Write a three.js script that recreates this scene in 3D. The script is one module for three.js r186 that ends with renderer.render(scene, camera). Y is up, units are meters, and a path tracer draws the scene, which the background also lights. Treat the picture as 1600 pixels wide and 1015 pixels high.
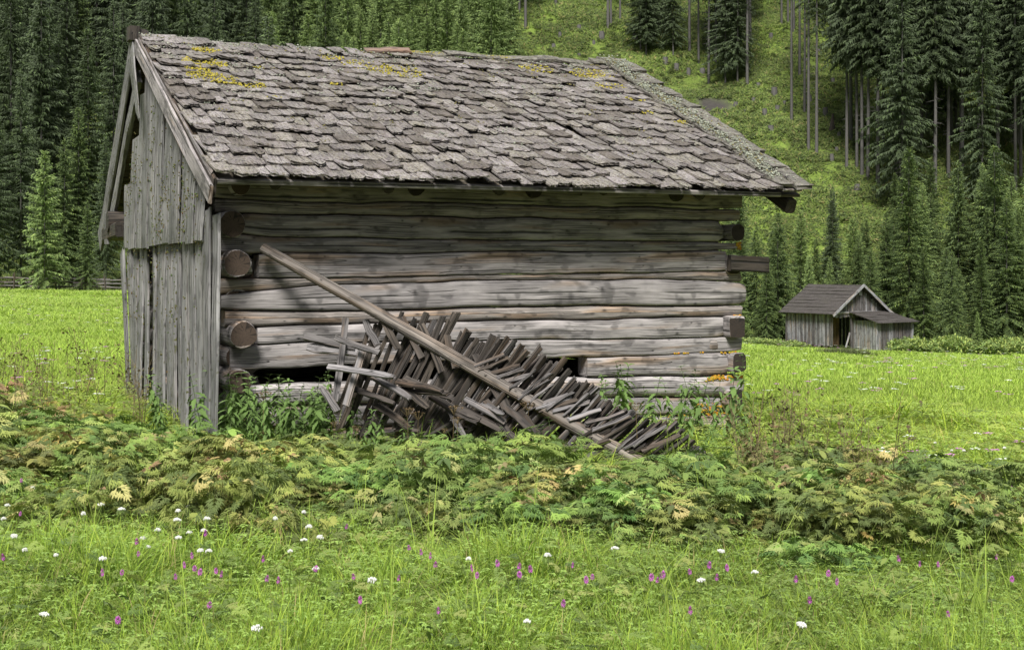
import * as THREE from 'three';
import { mergeGeometries, toCreasedNormals } from 'three/addons/utils/BufferGeometryUtils.js';

// ---------------------------------------------------------------- camera, sky, sun, exposure
const scene = new THREE.Scene();
const camera = new THREE.PerspectiveCamera(25.98, 1600 / 1015, 0.1, 1200);
camera.position.set(0, 1.6, 0);
camera.lookAt(0, 1.6, -10);
camera.setViewOffset(1600, 1015, 0, 97.5, 1600, 1015);            // shifted lens: level camera, horizon above the middle
const renderer = new THREE.WebGLRenderer({ antialias: true });
renderer.toneMapping = THREE.LinearToneMapping;
renderer.toneMappingExposure = 2.35;
renderer.shadowMap.enabled = true;
renderer.shadowMap.type = THREE.PCFSoftShadowMap;

const SKY = 0.27;
{ // overcast sky: three times as bright overhead as at the horizon, faintly blue
  const w = 256, h = 128, data = new Float32Array(w * h * 4);
  for (let y = 0; y < h; y++) {
    const s = Math.max(0, Math.sin(((y + 0.5) / h - 0.5) * Math.PI)), l = SKY * (1 + 2 * s) / 3 * 1.2;
    for (let x = 0; x < w; x++) data.set([l * 0.95, l, l * 1.1, 1], (y * w + x) * 4);
  }
  const t = new THREE.DataTexture(data, w, h, THREE.RGBAFormat, THREE.FloatType);
  t.mapping = THREE.EquirectangularReflectionMapping; t.needsUpdate = true;
  scene.background = t; scene.environment = t;
}
const sun = new THREE.DirectionalLight(0xfffcf6, 2.95);
sun.position.set(-7, 58, 34); sun.target.position.set(0, 0, -14);
sun.castShadow = true; sun.shadow.radius = 34; sun.shadow.mapSize.set(2048, 2048);
Object.assign(sun.shadow.camera, { left: -120, right: 120, top: 120, bottom: -120, near: 1, far: 400 });
scene.add(sun, sun.target);

// ---------------------------------------------------------------- helpers
const { lerp, clamp } = THREE.MathUtils;
const sm = (a, b, x) => THREE.MathUtils.smoothstep(x, a, b);
function rng(seed) { let s = seed >>> 0; return () => { s = (s + 0x6d2b79f5) | 0; let t = Math.imul(s ^ (s >>> 15), 1 | s); t = (t + Math.imul(t ^ (t >>> 7), 61 | t)) ^ t; return ((t ^ (t >>> 14)) >>> 0) / 4294967296; }; }
const hash = (x, y, s) => { let h = (Math.imul(x, 374761393) + Math.imul(y, 668265263) + Math.imul(s, 1274126177)) | 0; h = Math.imul(h ^ (h >>> 13), 1274126177); return ((h ^ (h >>> 16)) >>> 0) / 4294967296; };
function noise(x, y, s = 1, px = 1e6, py = 1e6) {                    // value noise, repeating every px, py cells
  const ix = Math.floor(x), iy = Math.floor(y), fx = x - ix, fy = y - iy, u = fx * fx * (3 - 2 * fx), v = fy * fy * (3 - 2 * fy);
  const m = (a, n) => ((a % n) + n) % n, x0 = m(ix, px), x1 = m(ix + 1, px), y0 = m(iy, py), y1 = m(iy + 1, py);
  return lerp(lerp(hash(x0, y0, s), hash(x1, y0, s), u), lerp(hash(x0, y1, s), hash(x1, y1, s), u), v);
}
function fbm(x, y, s, oct, px = 1e6, py = 1e6) { let a = 0.5, r = 0, n = 0; for (let o = 0; o < oct; o++) { r += a * noise(x, y, s + o * 17, px, py); n += a; a *= 0.5; x *= 2; y *= 2; px *= 2; py *= 2; } return r / n; }
const enc = (c) => clamp(c <= 0.0031308 ? c * 12.92 : 1.055 * Math.pow(c, 1 / 2.4) - 0.055, 0, 1) * 255;
function texture(w, h, f, color = true) {                            // f(u, v) gives linear [r, g, b] or one number
  const d = new Uint8Array(w * h * 4);
  for (let y = 0; y < h; y++) for (let x = 0; x < w; x++) {
    const c = f((x + 0.5) / w, (y + 0.5) / h), o = (y * w + x) * 4;
    if (color) { d[o] = enc(c[0]); d[o + 1] = enc(c[1]); d[o + 2] = enc(c[2]); } else d[o] = d[o + 1] = d[o + 2] = clamp(c, 0, 1) * 255;
    d[o + 3] = 255;
  }
  const t = new THREE.DataTexture(d, w, h); t.wrapS = t.wrapT = THREE.RepeatWrapping; t.magFilter = THREE.LinearFilter; t.minFilter = THREE.LinearMipmapLinearFilter;
  if (color) t.colorSpace = THREE.SRGBColorSpace;
  t.needsUpdate = true; return t;
}
const std = (name, o) => Object.assign(new THREE.MeshStandardMaterial({ roughness: 0.9, ...o }), { name });
const rgb = (r, g, b) => new THREE.Color().setRGB(r, g, b);
const names = {};
function numbered(n) { const k = names[n] = (names[n] ?? -1) + 1; return k ? n + '_' + String(k).padStart(3, '0') : n; }
function tag(o, label, category, group, kind) { if (label) o.userData.label = label; if (category) o.userData.category = category; if (group) o.userData.group = group; if (kind) o.userData.kind = kind; return o; }
function thing(name, label, category, group, p = [0, 0, 0], turn = 0) { const o = new THREE.Group(); o.name = numbered(name); o.position.set(...p); o.rotation.y = turn; scene.add(o); return tag(o, label, category, group); }
function part(name, geo, mat, parent) { const o = new THREE.Mesh(geo, mat); o.name = numbered(parent === scene ? name : parent.name + '/' + name).split('/').pop(); o.castShadow = o.receiveShadow = true; parent.add(o); return o; }
function instances(name, geo, mat, list, parent = scene) {           // list of [Matrix4, Color]
  const o = new THREE.InstancedMesh(geo, mat, list.length); o.name = numbered(name); o.castShadow = o.receiveShadow = true;
  list.forEach(([m, c], i) => { o.setMatrixAt(i, m); if (c) o.setColorAt(i, c); });
  o.userData.kind = 'stuff'; parent.add(o); return o;
}
const M4 = (x, y, z, ry, s, rx = 0, rz = 0, sy = s) => new THREE.Matrix4().compose(new THREE.Vector3(x, y, z), new THREE.Quaternion().setFromEuler(new THREE.Euler(rx, ry, rz, 'YXZ')), new THREE.Vector3(s, sy, s));
const V = (x, y, z) => new THREE.Vector3(x, y, z);

// A skin over rings of points, one ring per station; u runs along it, v round it (metres over su, sv). Ends are closed unless open.
function loft(rings, { su = 2, sv = 0.5, ou = 0, ov = 0, open = false, crease = 0.7, tint = null } = {}) {
  const pos = [], uv = [], col = [], n = rings[0].length; let along = ou;
  const mids = rings.map((r) => r.reduce((a, p) => a.add(p), V(0, 0, 0)).multiplyScalar(1 / n)), us = mids.map((m, i) => along += i ? m.distanceTo(mids[i - 1]) / su : 0);
  const put = (p, u, v) => { pos.push(p.x, p.y, p.z); uv.push(u, v); };
  const vs = [0]; for (let j = 0; j < n; j++) vs.push(vs[j] + rings[0][j].distanceTo(rings[0][(j + 1) % n]) / sv);
  for (let i = 0; i + 1 < rings.length; i++) for (let j = 0; j < n; j++) {
    const k = (j + 1) % n, a = rings[i][j], b = rings[i + 1][j], c = rings[i + 1][k], d = rings[i][k], v0 = vs[j] + ov, v1 = vs[j + 1] + ov;
    put(a, us[i], v0); put(b, us[i + 1], v0); put(c, us[i + 1], v1); put(a, us[i], v0); put(c, us[i + 1], v1); put(d, us[i], v1);
  }
  if (!open) for (const [i, flip] of [[0, 1], [rings.length - 1, 0]]) for (let j = 0; j < n; j++) {
    const k = (j + 1) % n, m = mids[i], [a, b] = flip ? [rings[i][j], rings[i][k]] : [rings[i][k], rings[i][j]];
    put(m, us[i], ov); put(a, us[i] + 0.01, vs[j] * 0.3 + ov); put(b, us[i] + 0.01, vs[j + 1] * 0.3 + ov);
  }
  let g = new THREE.BufferGeometry();
  g.setAttribute('position', new THREE.Float32BufferAttribute(pos, 3)); g.setAttribute('uv', new THREE.Float32BufferAttribute(uv, 2));
  if (tint) { for (let i = 0; i < pos.length / 3; i++) col.push(...tint); g.setAttribute('color', new THREE.Float32BufferAttribute(col, 3)); }
  if (crease) g = toCreasedNormals(g, crease); else g.computeVertexNormals();
  return g;
}
// A board or stake between two points: width along `side`, thickness along the third axis; worn, slightly bent and uneven.
function board(a, b, side, w, t, r, { seg = 6, bend = 0.006, rough = 0.004, taper = 0, tint = null, ragged = 0.01, pointed = 0 } = {}) {
  const dir = b.clone().sub(a), L = dir.length(); dir.normalize();
  const s = side.clone().addScaledVector(dir, -side.dot(dir)).normalize(), n = V(0, 0, 0).crossVectors(dir, s), rings = [], q = r() * 100, ch = Math.min(w, t) * 0.18;
  const prof = [[-1, -1, 1, 0], [-1, -1, 0, 1], [-1, 1, 0, -1], [-1, 1, 1, 0], [1, 1, -1, 0], [1, 1, 0, -1], [1, -1, 0, 1], [1, -1, -1, 0]];
  for (let i = 0; i <= seg; i++) {
    const f = i / seg, k = 1 - taper * f, end = i === 0 || i === seg, tip = pointed && i === seg ? 1 - pointed : 1, c = a.clone().addScaledVector(dir, f * L).addScaledVector(n, bend * Math.sin(f * 3.1 + q)).addScaledVector(s, bend * (noise(f * 3, q, 5) - 0.5) * 2);
    rings.push(prof.map(([x, y, cx, cy], j) => c.clone().addScaledVector(s, x * w / 2 * k * tip + cx * ch + (noise(f * 5 + j, q, 3) - 0.5) * rough).addScaledVector(n, y * t / 2 * k + cy * ch + (noise(f * 6, q + j, 4) - 0.5) * rough).addScaledVector(dir, end ? (noise(j * 0.7, q, 7) - 0.5) * ragged * 2 : 0)));
  }
  return loft(rings, { ou: r() * 3, ov: r() * 3, tint });
}
// A round pole between two points.
function pole(a, b, r0, r1, r, { sides = 12, seg = 10, rough = 0.08, bend = 0.02, tint = null } = {}) {
  const dir = b.clone().sub(a), L = dir.length(); dir.normalize();
  const s = Math.abs(dir.y) > 0.9 ? V(1, 0, 0) : V(0, 1, 0).addScaledVector(dir, -dir.y).normalize(), n = V(0, 0, 0).crossVectors(dir, s), rings = [], q = r() * 50;
  for (let i = 0; i <= seg; i++) {
    const f = i / seg, c = a.clone().addScaledVector(dir, f * L).addScaledVector(s, (noise(f * 2.5, q, 9) - 0.5) * 2 * bend), ring = [];
    for (let j = 0; j < sides; j++) { const w = j / sides * 6.2832, k = lerp(r0, r1, f) * (1 + rough * (noise(f * L * 3, q + j * 0.9, 8) - 0.5) * 2); ring.push(c.clone().addScaledVector(s, Math.sin(w) * k).addScaledVector(n, Math.cos(w) * k)); }
    rings.push(ring);
  }
  return loft(rings, { ou: r() * 2, ov: r() * 2, tint, crease: 1.2 });
}

// ---------------------------------------------------------------- textures and materials
const KNOTS = [...Array(11)].map((_, i) => [hash(i, 1, 7), hash(i, 2, 7), 0.28 + 0.5 * hash(i, 3, 7)]);
function grain(u, v) {                                              // [fibre, long patches, crack, knot]; repeats at 1
  let knot = 0, bend = 0;
  for (const [ku, kv, kr] of KNOTS) {
    let du = u - ku, dv = v - kv; du -= Math.round(du); dv -= Math.round(dv);
    const x = du * 2 / (0.034 * kr), y = dv * 0.5 / (0.017 * kr), q = x * x + y * y;
    if (q < 30) { bend += Math.exp(-q * 0.2) * 0.011 * Math.sign(dv) * kr; knot = Math.max(knot, Math.exp(-q * 0.9)); }
  }
  const w = v + bend + 0.015 * (fbm(u * 4, v * 4, 3, 2, 4, 4) - 0.5);
  const fib = 0.55 * noise(u * 7, w * 70, 11, 7, 70) + 0.45 * noise(u * 16, w * 190, 12, 16, 190);
  const long = fbm(u * 3, w * 9, 21, 3, 3, 9), line = (fu, fw, s, half) => { const a = noise(u * fu, w * fw, s, fu, fw), g = Math.abs(noise(u * fu, (w + 0.002) * fw, s, fu, fw) - a) / 0.002; return Math.max(0, 1 - Math.abs(a - 0.5) / (g + 1.5) / half); };
  const crack = line(2, 30, 31, 0.0048) * sm(0.55, 0.66, noise(u * 4, w * 5, 35, 4, 5)) + 0.5 * line(3, 50, 33, 0.0028) * sm(0.55, 0.7, noise(u * 7, w * 6, 36, 7, 6));
  const wide = line(1, 13, 37, 0.0085) * sm(0.54, 0.63, noise(u * 3, w * 7, 38, 3, 7));
  return [0.5 * fib + 0.5 * noise(u * 6, w * 24, 39, 6, 24), long, Math.min(1, crack + 0.9 * wide), knot];
}
function woodColor(u, v, brown) {
  const [f, l, c, k] = grain(u, v), st = sm(0.42, 0.7, fbm(u * 2, v * 5, 51, 3, 2, 5)) * brown, blot = fbm(u * 14, v * 8, 53, 3, 14, 8), g = (0.28 + 1.25 * f) * (0.55 + 0.9 * l) * (0.84 + 0.32 * fbm(u * 30, v * 40, 52, 2, 30, 40)) * (1 - 0.45 * sm(0.6, 0.78, blot));
  const grey = [0.29, 0.272, 0.266], tan = [0.27, 0.19, 0.125];
  return [0, 1, 2].map((i) => lerp(grey[i], tan[i], st) * g * (1 - 0.92 * c) * (1 - 0.8 * k) + 0.004);
}
const woodBump = texture(1024, 512, (u, v) => { const [f, l, c, k] = grain(u, v); return 0.3 + 0.45 * f + 0.15 * l - 0.6 * c + 0.2 * k; }, false);
const woodTex = texture(1024, 512, (u, v) => woodColor(u, v, 0.85));
const mossyTex = texture(1024, 512, (u, v) => {                      // gable boards: green-grey algae and tufts of moss
  const c = woodColor(u, v, 0.15), a = 0.55 + 0.4 * fbm(u * 6, v * 4, 61, 3, 6, 4), m = sm(0.70, 0.78, noise(u * 60, v * 15, 63, 60, 15) * 0.75 + 0.25 * noise(u * 130, v * 32, 64, 130, 32)) * sm(0.35, 0.6, fbm(u * 3, v * 2, 65, 2, 3, 2));
  const s = [c[0] * lerp(1, 0.93, a), c[1] * lerp(1, 1.0, a), c[2] * lerp(1, 0.95, a)], q = noise(u * 240, v * 60, 66, 240, 60);
  return [lerp(s[0] * 0.97, 0.055 + 0.05 * q, m), lerp(s[1] * 0.97, 0.06 + 0.05 * q, m), lerp(s[2] * 0.97, 0.02, m)];
});
const shingleTex = texture(1024, 1024, (u, v) => {                   // 0.8 m a side, fibres along v
  const f = 0.5 * noise(v * 9, u * 110, 71, 9, 110) + 0.5 * noise(v * 20, u * 240, 72, 20, 240), cr = Math.max(0, 1 - Math.abs(noise(v * 5, u * 46, 73, 5, 46) - 0.5) * 11);
  const l = fbm(u * 6, v * 6, 74, 3, 6, 6), big = fbm(u * 3, v * 3, 75, 2, 3, 3), sp = fbm(u * 60, v * 60, 76, 3, 60, 60), fine = noise(u * 190, v * 190, 77, 190, 190);
  const g = (0.35 + 1.05 * f) * (0.6 + 0.8 * l) * (1 - 0.88 * cr), li = sm(0.54, 0.60, sp + 0.30 * (big - 0.5) + 0.1 * (fine - 0.5)), br = sm(0.60, 0.66, fbm(u * 40, v * 40, 78, 3, 40, 40) + 0.2 * (big - 0.5));
  const base = [0.17, 0.151, 0.147], lich = [0.225 + 0.11 * fine, 0.22 + 0.11 * fine, 0.175 + 0.09 * fine], dk = [0.10, 0.085, 0.06];
  return [0, 1, 2].map((i) => lerp(lerp(base[i] * g, lich[i], li * 0.5), dk[i], br * 0.8));
});
const shingleBump = texture(1024, 1024, (u, v) => {
  const f = 0.5 * noise(v * 9, u * 110, 71, 9, 110) + 0.5 * noise(v * 20, u * 240, 72, 20, 240), cr = Math.max(0, 1 - Math.abs(noise(v * 5, u * 46, 73, 5, 46) - 0.5) * 16);
  return 0.35 + 0.3 * f - 0.4 * cr + 0.35 * sm(0.5, 0.66, fbm(u * 60, v * 60, 76, 3, 60, 60));
}, false);
const endTex = texture(256, 256, (u, v) => {                         // sawn end: rings, radial checks
  const x = u - 0.5, y = v - 0.5, d = Math.hypot(x, y), a = Math.atan2(y, x), ring = 0.5 + 0.5 * Math.sin((d + 0.02 * noise(a * 2 + 9, d * 5, 81)) * 150), ck = Math.max(0, 1 - Math.abs(noise(a * 4 + 30, d * 2, 82) - 0.5) * 14) * sm(0.02, 0.2, d);
  const g = (0.65 + 0.25 * ring + 0.4 * noise(u * 40, v * 40, 83)) * (1 - 0.8 * ck);
  return [0.06 * g, 0.041 * g, 0.029 * g];
});
const barkTex = texture(256, 512, (u, v) => { const g = 0.5 + 0.8 * fbm(u * 12, v * 20, 91, 4, 12, 20); return [0.1 * g, 0.094 * g, 0.088 * g]; });
const soilTex = texture(512, 512, (u, v) => { const a = fbm(u * 12, v * 12, 95, 4, 12, 12), b = noise(u * 120, v * 120, 97, 120, 120), g = 0.55 + 0.6 * a + 0.35 * b; return [0.8 * g, 0.8 * g, 0.75 * g]; });
const wood = (name, r, g, b, bump = 0.011) => std(name, { map: woodTex, bumpMap: woodBump, bumpScale: bump, color: rgb(r, g, b) });
const M = {
  logs: [wood('grey_log', 1.0, 0.97, 0.97), wood('silver_log', 1.03, 1.01, 1.01), wood('tan_log', 1.0, 0.94, 0.88), wood('weathered_log', 0.86, 0.81, 0.77), wood('greyish_log', 0.92, 0.89, 0.87), wood('pale_log', 1.24, 1.22, 1.22)],
  stakes: [wood('dark_stake', 0.22, 0.195, 0.17), wood('brown_stake', 0.28, 0.24, 0.195), wood('grey_stake', 0.5, 0.49, 0.49), wood('black_stake', 0.15, 0.135, 0.115), wood('pale_stake', 0.85, 0.85, 0.87)],
  rust: wood('reddish_board', 0.75, 0.55, 0.44), rail: wood('rail_wood', 0.64, 0.59, 0.53, 0.012), beam: wood('dark_beam', 0.17, 0.145, 0.115), deck: wood('roof_boards', 0.5, 0.45, 0.34),
  gable: [0.74, 0.86, 0.64, 0.78].map((k, i) => std('gable_board_' + i, { map: mossyTex, bumpMap: woodBump, bumpScale: 0.007, color: rgb(k * 1.06, k * 1.04, k * 1.08) })),
  shingle: [[1.05, 1.04, 1.05], [0.82, 0.8, 0.8], [1.3, 1.29, 1.33], [0.95, 0.92, 0.93], [1.15, 1.14, 1.08], [0.66, 0.62, 0.58]].map((c, i) => std('shingle_' + i, { map: shingleTex, bumpMap: shingleBump, bumpScale: 0.006, color: rgb(...c) })),
  lichened: std('lichened_board', { map: shingleTex, bumpMap: shingleBump, bumpScale: 0.012, color: rgb(0.9, 0.92, 0.84) }),
  end: std('log_end', { map: endTex, roughness: 0.95 }), blackEnd: std('dark_log_end', { map: endTex, color: rgb(0.42, 0.42, 0.42) }),
  bark: std('bark', { map: barkTex }), plain: std('vertex_tinted', { vertexColors: true }),
  crown: std('needles', { vertexColors: true, side: THREE.DoubleSide, roughness: 0.75 }),
  leaf: Object.assign(new THREE.MeshPhysicalMaterial({ vertexColors: true, side: THREE.DoubleSide, roughness: 0.75, specularIntensity: 0.45, transmission: 0.3, thickness: 0 }), { name: 'leaf' }),
  grass: Object.assign(new THREE.MeshPhysicalMaterial({ vertexColors: true, side: THREE.DoubleSide, roughness: 0.85, specularIntensity: 0.3, transmission: 0.4, thickness: 0 }), { name: 'grass_blade' }),
  petals: std('petals', { vertexColors: true, side: THREE.DoubleSide, roughness: 0.8 }), moss: std('moss', { roughness: 1 }),
};

// ---------------------------------------------------------------- the lie of the land
const edge = (x) => lerp(97, 87, sm(-25, 22, x));                    // depth at which the meadow meets the wooded slope
function groundY(x, d) {
  const e = edge(x), t = d - e, xc = clamp(x, -70, 70);
  let h = -0.03 * xc - 0.16 * sm(7.5, 11.5, d) - Math.max(0, Math.min(d, e) - 16) * (0.0135 + 0.028 * sm(-20, 20, x));
  h += (fbm(x * 0.12 + 50, d * 0.12 + 50, 5, 2) - 0.5) * 0.22 * sm(6, 22, d) + (noise(x * 0.9 + 90, d * 0.9 + 90, 6) - 0.5) * 0.05;
  if (t > 0) h += 0.6 * (t - 5 * (1 - Math.exp(-t / 5))) + (fbm(x * 0.06 + 70, d * 0.06 + 20, 8, 3) - 0.5) * 7 * sm(0, 25, t) + (noise(x * 0.5 + 40, d * 0.5, 9) - 0.5) * 0.6 * sm(0, 8, t);
  return h;
}
const at = (px, py, d) => V((px - 800) / 2200 * d, 1.6 - (py - 410) / 2200 * d, -d);   // the point seen there, d metres off
function standAt(px, py, d0 = 5) {                                  // where the line of sight through there meets the ground
  let d = d0; while (d < 300) { const p = at(px, py, d); if (p.y < groundY(p.x, d)) return [p.x, groundY(p.x, d), -d]; d += d < 30 ? 0.05 : 0.25; }
  return null;
}
function sheet(rows, name, mat, tone) {
  const NX = 150, pos = [], col = [], uv = [], idx = [];
  rows.forEach((D, i) => {
    for (let j = 0; j <= NX; j++) {
      const s = j / NX * 2 - 1, x = s * (18 + Math.max(0, D) * 0.85), d = D + (edge(x) - 92) * sm(40, 92, D), c = tone(x, d);
      pos.push(x, groundY(x, d), -d); col.push(...c); uv.push(x / 3, d / 3);
      if (i && j) { const a = i * (NX + 1) + j; idx.push(a - 1, a, a - NX - 1, a - 1, a - NX - 1, a - NX - 2); }
    }
  });
  const g = new THREE.BufferGeometry(); g.setIndex(idx);
  g.setAttribute('position', new THREE.Float32BufferAttribute(pos, 3)); g.setAttribute('color', new THREE.Float32BufferAttribute(col, 3)); g.setAttribute('uv', new THREE.Float32BufferAttribute(uv, 2));
  g.computeVertexNormals();
  return tag(part(name, g, mat, scene), null, null, null, 'structure');
}
const groundMat = std('ground', { map: soilTex, vertexColors: true, roughness: 1 });
const meadowTone = (x, d) => { const a = fbm(x * 0.25 + 20, d * 0.12 + 20, 41, 3), b = noise(x * 2 + 9, d * 2, 42), k = 0.8 + 0.35 * a + 0.1 * b; const f = sm(14, 32, d); return [lerp(0.15, 0.26, f) * k, lerp(0.16, 0.4, f) * k, lerp(0.05, 0.036, f) * k]; };
const scar = (x, d) => Math.max(...SCARS.map(([sx, sd, rx, rd]) => 1 - sm(0.7, 1.25, Math.hypot((x - sx) / rx, (d - sd) / rd) + (noise(x * 0.9, d * 0.9 + 7, 43) - 0.5) * 0.6)));
const SCARS = [[1118, 168, 2.4, 2.2], [1281, 306, 0.8, 1.6]].map(([px, py, rx, rd]) => { const p = standAt(px, py, 80); return [p[0], -p[2], rx, rd]; });
const hillTone = (x, d) => {
  const a = fbm(x * 0.22 + 30, d * 0.22, 44, 3), b = noise(x * 1.4, d * 1.4 + 9, 45), g = 0.6 + 0.55 * a + 0.3 * b, s = scar(x, d);
  return [lerp(0.135 * g, 0.05, s), lerp(0.195 * g, 0.044, s), lerp(0.03 * g, 0.042, s)];
};
const rowsM = []; for (let i = 0; i <= 130; i++) rowsM.push(i < 10 ? -30 + i * 3 : Math.min(92, Math.pow((i - 10) / 120, 1.8) * 92));
const rowsH = [92]; for (let i = 1; i <= 120; i++) rowsH.push(92 + i * 0.75 + Math.pow(i / 120, 3) * 90);
sheet(rowsM, 'meadow', groundMat, meadowTone);
sheet(rowsH, 'hillside', groundMat, hillTone);
// ---------------------------------------------------------------- the log hay barn: x along the long wall, -z into the building, y = height
const BX = -2.657, BZ = -12.57, TURN = THREE.MathUtils.degToRad(24);
const barn = thing('hay_barn', 'large old grey log hay barn with lichen-covered wooden shingle roof in the meadow', 'barn', null, [BX, 0, BZ], TURN);
const toWorld = (x, y, z) => V(BX + Math.cos(TURN) * x + Math.sin(TURN) * z, y, BZ - Math.sin(TURN) * x + Math.cos(TURN) * z);
{
  const r = rng(11);
  // seam heights of the long wall at x = 0.144, 0.973, 3.324, 5.328
  const SX = [0.144, 0.973, 3.324, 5.328], S = [[2.41, 2.40, 2.39, 2.385], [2.168, 2.166, 2.163, 2.163], [2.042, 2.036, 2.037, 2.035], [1.853, 1.836, 1.828, 1.814], [1.669, 1.683, 1.701, 1.734], [1.462, 1.459, 1.48, 1.506], [1.33, 1.394, 1.435, 1.406],
    [1.175, 1.164, 1.163, 1.165], [1.02, 1.04, 1.03, 1.037], [0.848, 0.869, 0.841, 0.816], [0.63, 0.645, 0.651, 0.662], [0.498, 0.504, 0.461, 0.428], [0.291, 0.286, 0.246, 0.207], [0.096, 0.085, 0.043, 0.012], [-0.12, -0.13, -0.2, -0.28]];
  const seam = (k) => (x) => { const s = S[k]; let i = x < SX[1] ? 0 : x < SX[2] ? 1 : 2; return lerp(s[i], s[i + 1], (x - SX[i]) / (SX[i + 1] - SX[i])) + (noise(x * 1.6, k * 3.7, 12) - 0.5) * 0.03 + (noise(x * 6, k * 5.1, 13) - 0.5) * 0.012; };
  function log(x0, x1, top, bot, { p = 3, front = 0, deep = 0.115, q = 1, round = 0, z0 = 0 }) {
    const rings = [], n = Math.max(3, Math.ceil((x1 - x0) / 0.09)), N = 20;
    for (let i = 0; i <= n; i++) {
      const x = lerp(x0, x1, i / n), t = top(x) - 0.004 * noise(x * 5, q * 7.7, 26), b = bot(x) + 0.004 * noise(x * 5, q * 3.3, 27), cy = (t + b) / 2, hh = (t - b) / 2, end = Math.min(i, n - i) * (x1 - x0) / n, k = 1 - (end < 0.02 ? 0.06 : 0) - round * Math.max(0, 1 - (x1 - x) / 0.12) ** 2 * 0.35, ring = [];
      for (let j = 0; j < N; j++) {
        const a = j / N * 6.2832, c = Math.cos(a), s = Math.sin(a), w = 1 + (noise(x * 2.2, j * 0.8 + q * 9, 14) - 0.5) * 0.06 + (noise(x * 4, j * 1.6 + q * 9, 15) - 0.5) * 0.05;
        ring.push(V(x + (i === n ? (noise(j, q, 16) - 0.5) * 0.02 : 0), cy + Math.sign(s) * Math.abs(s) ** (2 / p) * hh * k * (c > 0 ? 1 : 0.99), z0 + front - deep + Math.sign(c) * Math.abs(c) ** (2 / p) * deep * k * w));
      }
      rings.push(ring);
    }
    return loft(rings, { su: 2, sv: 0.5, ou: r() * 3, ov: r() * 3, crease: 0.9 });
  }
  // [seam above, seam below, x0, x1, squareness, material, front offset, rounded end]
  const LOGS = [[0, 1, 0.012, 5.57, 7, 3, 0.01, 0], [1, 2, 0.012, 5.55, 5, 3, 0.0, 0.3], [2, 3, 0.25, 5.36, 7, 4, 0.01, 1], [3, 4, 0.012, 5.56, 6, 4, 0.0, 0], [4, 5, 0.4, 5.36, 12, 0, 0.012, 0], [5, 6, 0.03, 5.56, 6, 2, 0.0, 0],
    [6, 7, 0.057, 5.62, 7, 1, 0.016, 0.5], [7, 8, 0.098, 5.57, 4, 2, 0.004, 0], [8, 9, 0.388, 5.32, 14, 1, 0.016, 0], [9, 10, 0.138, 5.56, 9, 1, 0.008, 0], [10, 11, 3.736, 5.383, 8, 1, 0.01, 0], [11, 12, 0.12, 5.575, 2.6, 5, 0.03, 0.2], [12, 13, 0.26, 5.3, 6, 1, 0.0, 0], [13, 14, 0.15, 5.56, 3.6, 0, 0.0, 0]];
  LOGS.forEach(([a, b, x0, x1, p, m, f, rd], i) => part('log', log(x0, x1, seam(a), seam(b), { p, front: f, q: i, round: rd }), M.logs[m], barn));
  part('log', log(0.23, 0.325, () => 1.632, () => 1.49, { p: 5, front: 0.05, q: 31 }), M.logs[1], barn);       // short pieces let into the notches
  part('log', log(5.16, 5.27, () => 0.81, () => 0.675, { p: 6, front: 0.012, q: 32 }), M.logs[3], barn);
  // cross logs: those of the gable walls come out beside the long wall with their cut ends
  const cross = (x, y, rad, z1, z0, { mat = M.logs[0], end = M.end, p = 2.1, sx = 1 } = {}) => {
    const rings = [], N = 18, n = 14, q = r() * 90;
    const outline = (k, z) => [...Array(N)].map((_, j) => { const a = j / N * 6.2832, c = Math.cos(a), s = Math.sin(a), w = rad * k * (1 + (noise(z * 2 + q, j * 0.7, 17) - 0.5) * 0.14); return V(x + Math.sign(c) * Math.abs(c) ** (2 / p) * w * sx, y + Math.sign(s) * Math.abs(s) ** (2 / p) * w, z); });
    for (let i = 0; i <= n; i++) rings.push(outline(i === 0 ? 0.95 : 1, i === 0 ? z1 : lerp(z1 - 0.012, z0, (i - 1) / (n - 1))));
    const o = part('log', loft(rings, { ou: r(), ov: r(), crease: 1.1 }), mat, barn);
    const f = rings[0], pos = [], uv = [], tilt = (r() - 0.5) * 0.1;
    for (let j = 0; j < N; j++) for (const [u, k] of [[f[j], 1], [f[(j + 1) % N], 1], [null, 0]]) { const X = u ? u.x - x : 0, Y = u ? u.y - y : 0; pos.push(x + X, y + Y, z1 + 0.003 + (k ? 0 : 0.003) + Y * tilt * k); uv.push(0.5 + X / rad * 0.45, 0.5 + Y / rad * 0.45); }
    const g = new THREE.BufferGeometry(); g.setAttribute('position', new THREE.Float32BufferAttribute(pos, 3)); g.setAttribute('uv', new THREE.Float32BufferAttribute(uv, 2)); g.computeVertexNormals();
    part('cut_end', g, end, o);
    return o;
  };
  for (const [x, y, rad, z] of [[0.2, 2.288, 0.088, 0.13], [0.118, 1.94, 0.118, 0.16], [0.165, 1.589, 0.122, 0.17], [0.222, 0.957, 0.124, 0.17], [0.187, 0.548, 0.106, 0.18], [0.2, 1.27, 0.1, 0.0], [0.2, 0.75, 0.1, -0.02], [0.18, 0.22, 0.11, 0.1]]) cross(x, y, rad, z, -4.9);
  for (const [x, y, rad, z, p, sx] of [[5.455, 1.915, 0.085, 0.09, 3, 1], [5.44, 0.93, 0.115, 0.1, 6, 0.86], [5.475, 0.553, 0.1, 0.09, 6, 0.82], [5.42, 0.19, 0.09, 0.09, 5, 1], [5.45, 1.58, 0.1, 0.02, 3, 1]]) cross(x, y, rad, z, -4.9, { end: M.blackEnd, p, sx });
  for (const x of [1.9, 3.13, 4.74]) cross(x, 2.31, 0.08, 0.06, -4.9, { end: M.blackEnd, mat: M.beam });
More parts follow.
